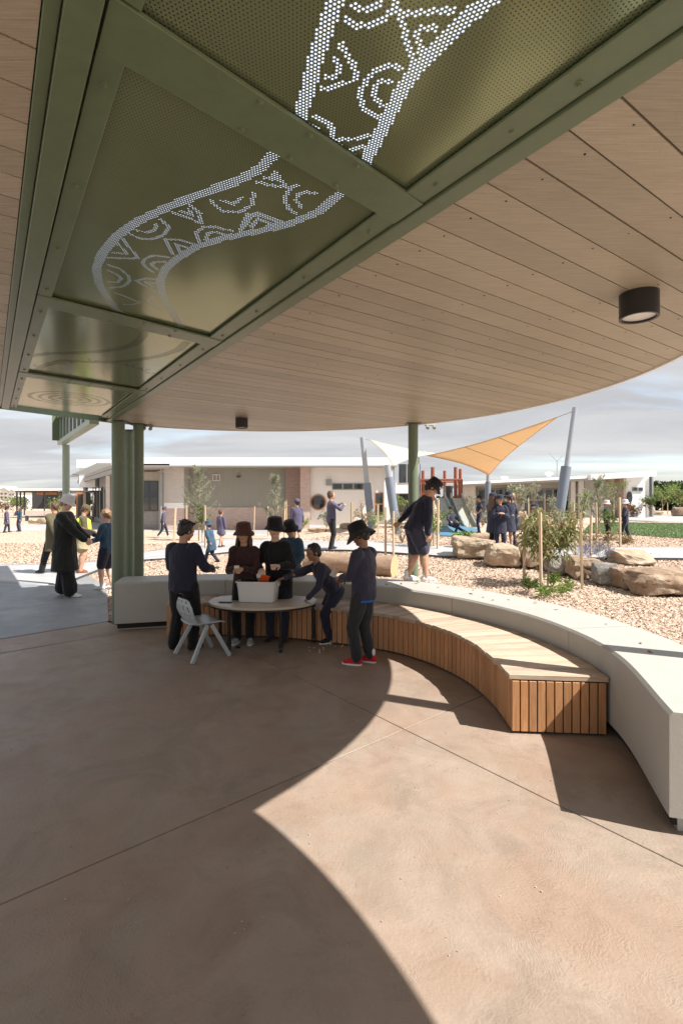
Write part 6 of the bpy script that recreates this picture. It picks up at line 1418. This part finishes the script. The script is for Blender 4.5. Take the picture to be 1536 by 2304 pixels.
r3, i3 = person((XD(625, 5.78), 5.78), 1.36, 172, 'pupil in black bucket hat and dark jacket reaching into the white tub', hands=((-.06, .17, .655), (.1, .2, .5)), world_hands=(None, (-.90, 5.60, .845)), head=(10, 4), lean=(.05, .20), pel=(0, -.03, -.004), top=('black', 'coat'), bottom=('navy', 'trousers'),
    hat=('black', 'bucket'), hair=('hair_black', 'short'), vox=NEARV, build_=.96, skin='b')
r4, i4 = person((XD(655, 7.15), 7.15), 1.27, 160, 'pupil in blue jacket standing outside the wall behind the black hatted pupil', hands=((-.10, .12, .55), (.10, .12, .6)), head=(0, 20), top=('blue', 'coat'), bottom=('navy', 'trousers'), hat=('black', 'bucket'), hair=('hair_black', 'short'), vox=.012, z=0)
r5, i5 = person((-.13, 5.76), 1.23, 118, 'short haired boy in navy leaning over the table towards the white tub', pel=(0, -.05, -.055), lean=(.04, .78), feet=((-.06, .03, 0, 0), (.06, -.10, 0, -20)), world_hands=((-.37, 5.58, .525), (-.665, 5.62, .735)), head=(-4, 12), top=('navy2', 'jumper'), bottom=('navy', 'trousers'),
    shoes='shoeblack', sole='shoewhite', hair=('hair_black', 'short'), vox=NEARV, skin='c', palm=((0, 0, -1), (0, 0, -1)), elbows=((-.5, -.6, .3), (.3, .1, -1)))
r6, i6 = person((XD(818, 4.95), 4.95), 1.335, 58, 'pupil in red shoes and black wide brimmed hat with a blue shirt hem showing', hands=((-.03, .18, .625), (.045, .17, .60)), feet=((-.055, .03, 0, 14), (.055, -.03, 0, 4)), head=(4, 22), top=('navy2', 'jumper'), bottom=('charcoal', 'trousers'), shoes='red', sole='shoewhite', sock=True,
    hat=('black', 'wide'), hair=('hair_black', 'short'), under='bright', vox=NEARV, skin='c', build_=1.06)
r7, i7 = person((.985, 6.36), 1.305, -84, 'boy in shorts and black bucket hat walking along the top of the concrete wall', z=WALL_H, pel=(0, -.05, -.01), lean=(0, .42), feet=((-.055, -.10, 0, 10), (.05, .05, 0, -8)), hands=((-.24, -.16, .56), (.14, .05, .455)), head=(-4, 38), top=('navy', 'jumper'), bottom=('navy2', 'shorts'),
    shoes='shoewhite', sole='shoewhite', sock=True, hat=('black', 'bucket'), hair=('hair_black', 'short'), vox=NEARV, skin='a', elbows=((-.7, -.6, .4), (.8, -.6, -.2)), build_=1.12)
# --- at the left
wr = at(146, 1343)
r8, i8 = person((wr.x, wr.y), 1.665, -78, 'woman in long black coat, wide black trousers and pale bucket hat', hands=((-.05, .20, .585), (.06, .20, .575)), head=(-4, 16), adult=True, top=('black2', 'longcoat'), bottom=('black', 'wide'), shoes='shoewhite', feet=((-.075, -.05, 0, 6), (.06, .07, 0, -6)), hat=('hatwhite', 'bucket'), hair=('hair_fair', 'short'), vox=.011, skin='b', build_=1.12)
p = at(180, 1290); r9, i9 = person((p.x, p.y), 1.50, -60, 'adult in hi vis vest and khaki skirt half hidden behind the woman in black', hands=((-.05, .18, .62), (.08, .18, .60)), lean=(0, .15), head=(0, 20), adult=True, top=('olive', 'jumper'), bottom=('khaki', 'skirt'), shoes='boot', hair=('hair_brown', 'short'), hat=('olive', 'cap'), vox=.014, build_=1.15)
vb = MB(); vb.lathe([(.17, 0), (.19, .25), (.17, .42), (.10, .47)], (0, .03, 0), 20, Matrix.Diagonal((1, .85, 1))); o = vb.build('hi_vis_vest', CL['hivis'], r9, smooth=60); o.location = (0, .02, .76); o.scale = (1.08, 1.1, 1.)
p = at(122, 1292); r9b, _ = person((p.x, p.y), 1.56, 80, 'adult in olive brown coat striding left behind the woman in black', hands=((-.14, -.16, .52), (.14, .18, .52)), feet=((-.05, .16, 0, 0), (.05, -.16, .02, 0)), adult=True, top=('olive', 'coat'), bottom=('black', 'trousers'), hair=('hair_brown', 'short'), vox=.014, build_=1.05)
p = at(241, 1326); r10, i10 = person((p.x, p.y), 1.41, 82, 'fair haired boy in blue holding a clipboard, half hidden by the columns', hands=((-.04, .19, .62), (.03, .22, .70)), feet=((-.05, .04, 0, 0), (.05, -.04, 0, 0)), head=(0, 14), top=('blue', 'jumper'), bottom=('navy', 'shorts'), shoes='shoewhite', sock=True, hair=('hair_fair', 'short'), vox=.012, skin='b')
o = MB().box((0, 0, 0), (.36, .26, .012)).box((-.15, 0, .01), (.03, .1, .014)).build('clipboard', MT['board_brown'], None, bevel=.003); o.location = (p.x - .38, p.y - .12, 1.08); o.rotation_euler = (R(12), R(24), R(4)); tag(o, 'brown clipboard held out by the fair haired boy', 'clipboard')
def held(name, mat, size, info, root, k, label, cat, off=(0, 0, 0), rot=(0, 0, 0)):
    bpy.context.view_layer.update(); a, b_, c = info['arms'][k]; d_ = (c - b_).normalized(); w_ = root.matrix_world @ (c + d_ * .085) + Vector(off)
    o = MB().box((0, 0, 0), size).build(name, mat, None, bevel=.002); o.location = w_; o.rotation_euler = rot; return tag(o, label, cat)
held('trading_card', MT['card'], (.065, .003, .09), i6, r6, 0, 'small pale card held up by the pupil in red shoes', 'card', (-.03, 0, .05), (.3, .5, .4)); held('snack', MT['card'], (.05, .03, .03), i2, r2, 0, 'small pale snack in the hands of the long haired girl', 'snack', (0, 0, .01))
held('card_stack', MT['card'], (.09, .06, .008), i1, r1, 1, 'pale cards in the right hand of the pupil by the chair', 'card', (.02, 0, .01), (.2, 0, 0))
held('card_stack', MT['card'], (.07, .05, .008), i3, r3, 0, 'small pale card held at the chest of the black hatted pupil', 'card', (0, -.02, .01))
# emblem on the wall boy's hat
e_ = MB().lathe([(0, .003), (.018, .003), (.020, 0)], n=16, mat=Matrix.Rotation(R(90), 3, 'X')).build('hat_emblem', CL['hatwhite'], r7, smooth=40); hc = i7['hc'] + i7['hm'] @ (Vector((.30, .36, .26)) * i7['hh']); e_.location = hc; e_.rotation_euler = (0, 0, R(-40) + R(180))
# --- background pupils
BG = [((15, 1198), 1.27, 'pupil in purple coat and dark beanie at the far left edge', dict(th=-60, top=('purple', 'coat'), bottom=('charcoal', 'trousers'), hat=('navy', 'cap'), hair=('hair_black', 'short'), feet=((-.05, .08, 0, 0), (.05, -.08, 0, 0)))),
      ((44, 1196), 1.30, 'girl in blue jacket holding a hand to her face at far left', dict(th=150, top=('blue', 'jumper'), bottom=('purple', 'trousers'), hair=('hair_brown', 'long'), hands=((-.15, .05, .5), (.05, .12, .8)))),
      ((367, 1209), 1.32, 'pupil in purple jumper striding right in front of the school window', dict(th=-80, top=('purple', 'jumper'), bottom=('navy', 'trousers'), shoes='shoewhite', lean=(0, .12), hat=('purple', 'cap'), hair=('hair_brown', 'short'), feet=((-.04, .16, 0, 0), (.04, -.15, .03, 0)))),
      ((476, 1271), 1.06, 'pupil in blue jacket and hat running left behind the wall', dict(th=70, top=('blue', 'coat'), bottom=('navy', 'trousers'), lean=(0, .3), hat=('blue', 'bucket'), hair=('hair_black', 'short'), feet=((-.04, .16, 0, 0), (.04, -.15, .06, 0)), hands=((-.2, -.1, .55), (.16, .18, .55)))),
      ((497, 1232), 1.27, 'slim pupil in purple behind the running pupil', dict(th=-30, top=('purple', 'jumper'), bottom=('purple', 'skirt'), hair=('hair_brown', 'short'), feet=((-.04, .1, 0, 0), (.04, -.1, 0, 0)))),
      ((668, 1223), 1.44, 'pupil in dark shorts and cap between the stakes by the brick pier', dict(th=20, top=('purple', 'coat'), bottom=('charcoal', 'shorts'), shoes='red', hat=('purple', 'cap'), hair=('hair_black', 'short'), feet=((-.04, .08, 0, 0), (.04, -.08, 0, 0)))),
      ((745, 1236), 1.60, 'tall pupil in purple grey top raising both hands in front of the porthole', dict(th=-70, top=('purple', 'jumper'), bottom=('black', 'trousers'), hair=('hair_brown', 'short'), hands=((-.10, .20, .80), (.10, .20, .78)), feet=((-.05, .03, 0, 0), (.05, -.03, 0, 0)))),
      ((1078, 1200), 1.42, 'pupil with hands on hips and dark cap standing by the grey pole', dict(th=75, top=('navy', 'polo'), bottom=('navy', 'trousers'), hat=('black', 'cap'), hair=('hair_black', 'short'), hands=((-.13, .02, .58), (.15, .05, .56)))),
      ((1108, 1238), 1.50, 'girl with long brown hair and black trousers left in the group behind the boulder', dict(th=-60, top=('navy', 'coat'), bottom=('black', 'trousers'), hat=('navy', 'cap'), hair=('hair_brown', 'long'), hands=((-.05, .16, .6), (.12, .1, .55)))),
      ((1124, 1240), 1.46, 'pupil with dark cap hidden in the middle of the girl group', dict(th=170, top=('navy', 'coat'), bottom=('navy', 'trousers'), hat=('navy', 'cap'), hair=('hair_fair', 'short'), hands=((-.05, .16, .7), (.05, .16, .7)))),
      ((1144, 1237), 1.53, 'girl with bare legs and dark skirt seen from behind in the group', dict(th=10, top=('navy', 'coat'), bottom=('navy', 'skirt'), hat=('navy', 'bucket'), hair=('hair_brown', 'pony'), hands=((-.1, .16, .74), (.1, .16, .74)), shoes='shoewhite')),
      ((1158, 1232), 1.50, 'pupil leaning in at the right of the girl group', dict(th=80, top=('navy', 'coat'), bottom=('navy', 'trousers'), hair=('hair_fair', 'short'), lean=(0, .2), hands=((-.1, .2, .76), (.1, .2, .7)))),
      ((1210, 1222), 1.42, 'pupil in dark hat crouching behind the gum sapling', dict(th=90, pel=(0, -.05, -.2), lean=(0, .4), top=('maroon', 'jumper'), bottom=('navy', 'trousers'), hat=('navy', 'bucket'), hair=('hair_black', 'short'))),
      ((1364, 1214), 1.22, 'child in pale pink hat carrying a leafy branch', dict(th=-130, top=('greenblack', 'jumper'), bottom=('black', 'trousers'), hat=('pinkhat', 'bucket'), hair=('hair_brown', 'short'), hands=((-.1, .14, .6), (.1, .14, .6)))),
      ((1406, 1216), 1.24, 'child in white bucket hat and navy striding beside the lawn', dict(th=70, top=('navy', 'jumper'), bottom=('navy', 'trousers'), shoes='shoewhite', hat=('hatwhite', 'bucket'), hair=('hair_brown', 'short'), feet=((-.04, .12, 0, 0), (.04, -.12, 0, 0)), hands=((-.1, .18, .6), (.14, .04, .52))))]
for (px_, py_), H_, lab, kw in BG:
    b_ = P(px_, py_); th = kw.pop('th'); Hh = H_; person((b_.x, b_.y), Hh, th, lab, z=b_.z, vox=.014 if b_.y < 18 else .017, group='pupils in the school grounds', **kw)
b_ = P(1024, 1200); person((XD(1018, b_.y + .4), b_.y + .4), 1.36, 200, 'pupil in navy sitting at the foot of the left slide', z=b_.z, vox=.016, group='pupils in the school grounds', pel=(0, -.05, -.27), lean=(0, -.12), feet=((.06, .24, 0, 0), (-.22, .30, 0, 25)), hands=((-.15, .12, .34), (.15, .12, .34)), top=('navy2', 'jumper'), bottom=('navy', 'trousers'), hat=('charcoal', 'cap'), hair=('hair_black', 'short'))
for i, (px_, lab) in enumerate(((176, 'leftmost of the dark figures at the verandah entrance'), (183, 'second dark figure at the verandah entrance'), (194, 'third dark figure under the verandah'), (210, 'lone dark figure standing at the verandah wall'))):
    b_ = P(px_, 1164 + (i == 2)); person((b_.x, b_.y), 1.35 + .05 * (i % 2), 160 - 40 * i, lab, vox=.03, group='dark figures under the verandah', top=('black', 'jumper'), bottom=('black', 'trousers' if i != 2 else 'shorts'), hat=('black', 'bucket'), hair=('hair_black', 'short'))
p_ = P(1358, 1216); bushy('leafy_branch', (p_.x + .05, p_.y - .25, p_.z + .45), .5, .5, 200, .14, .04, MT['leaf'], 'leafy green branch carried by the child in pale pink hat', 'branch', 777, droop=.2, stems=5, up=.5)
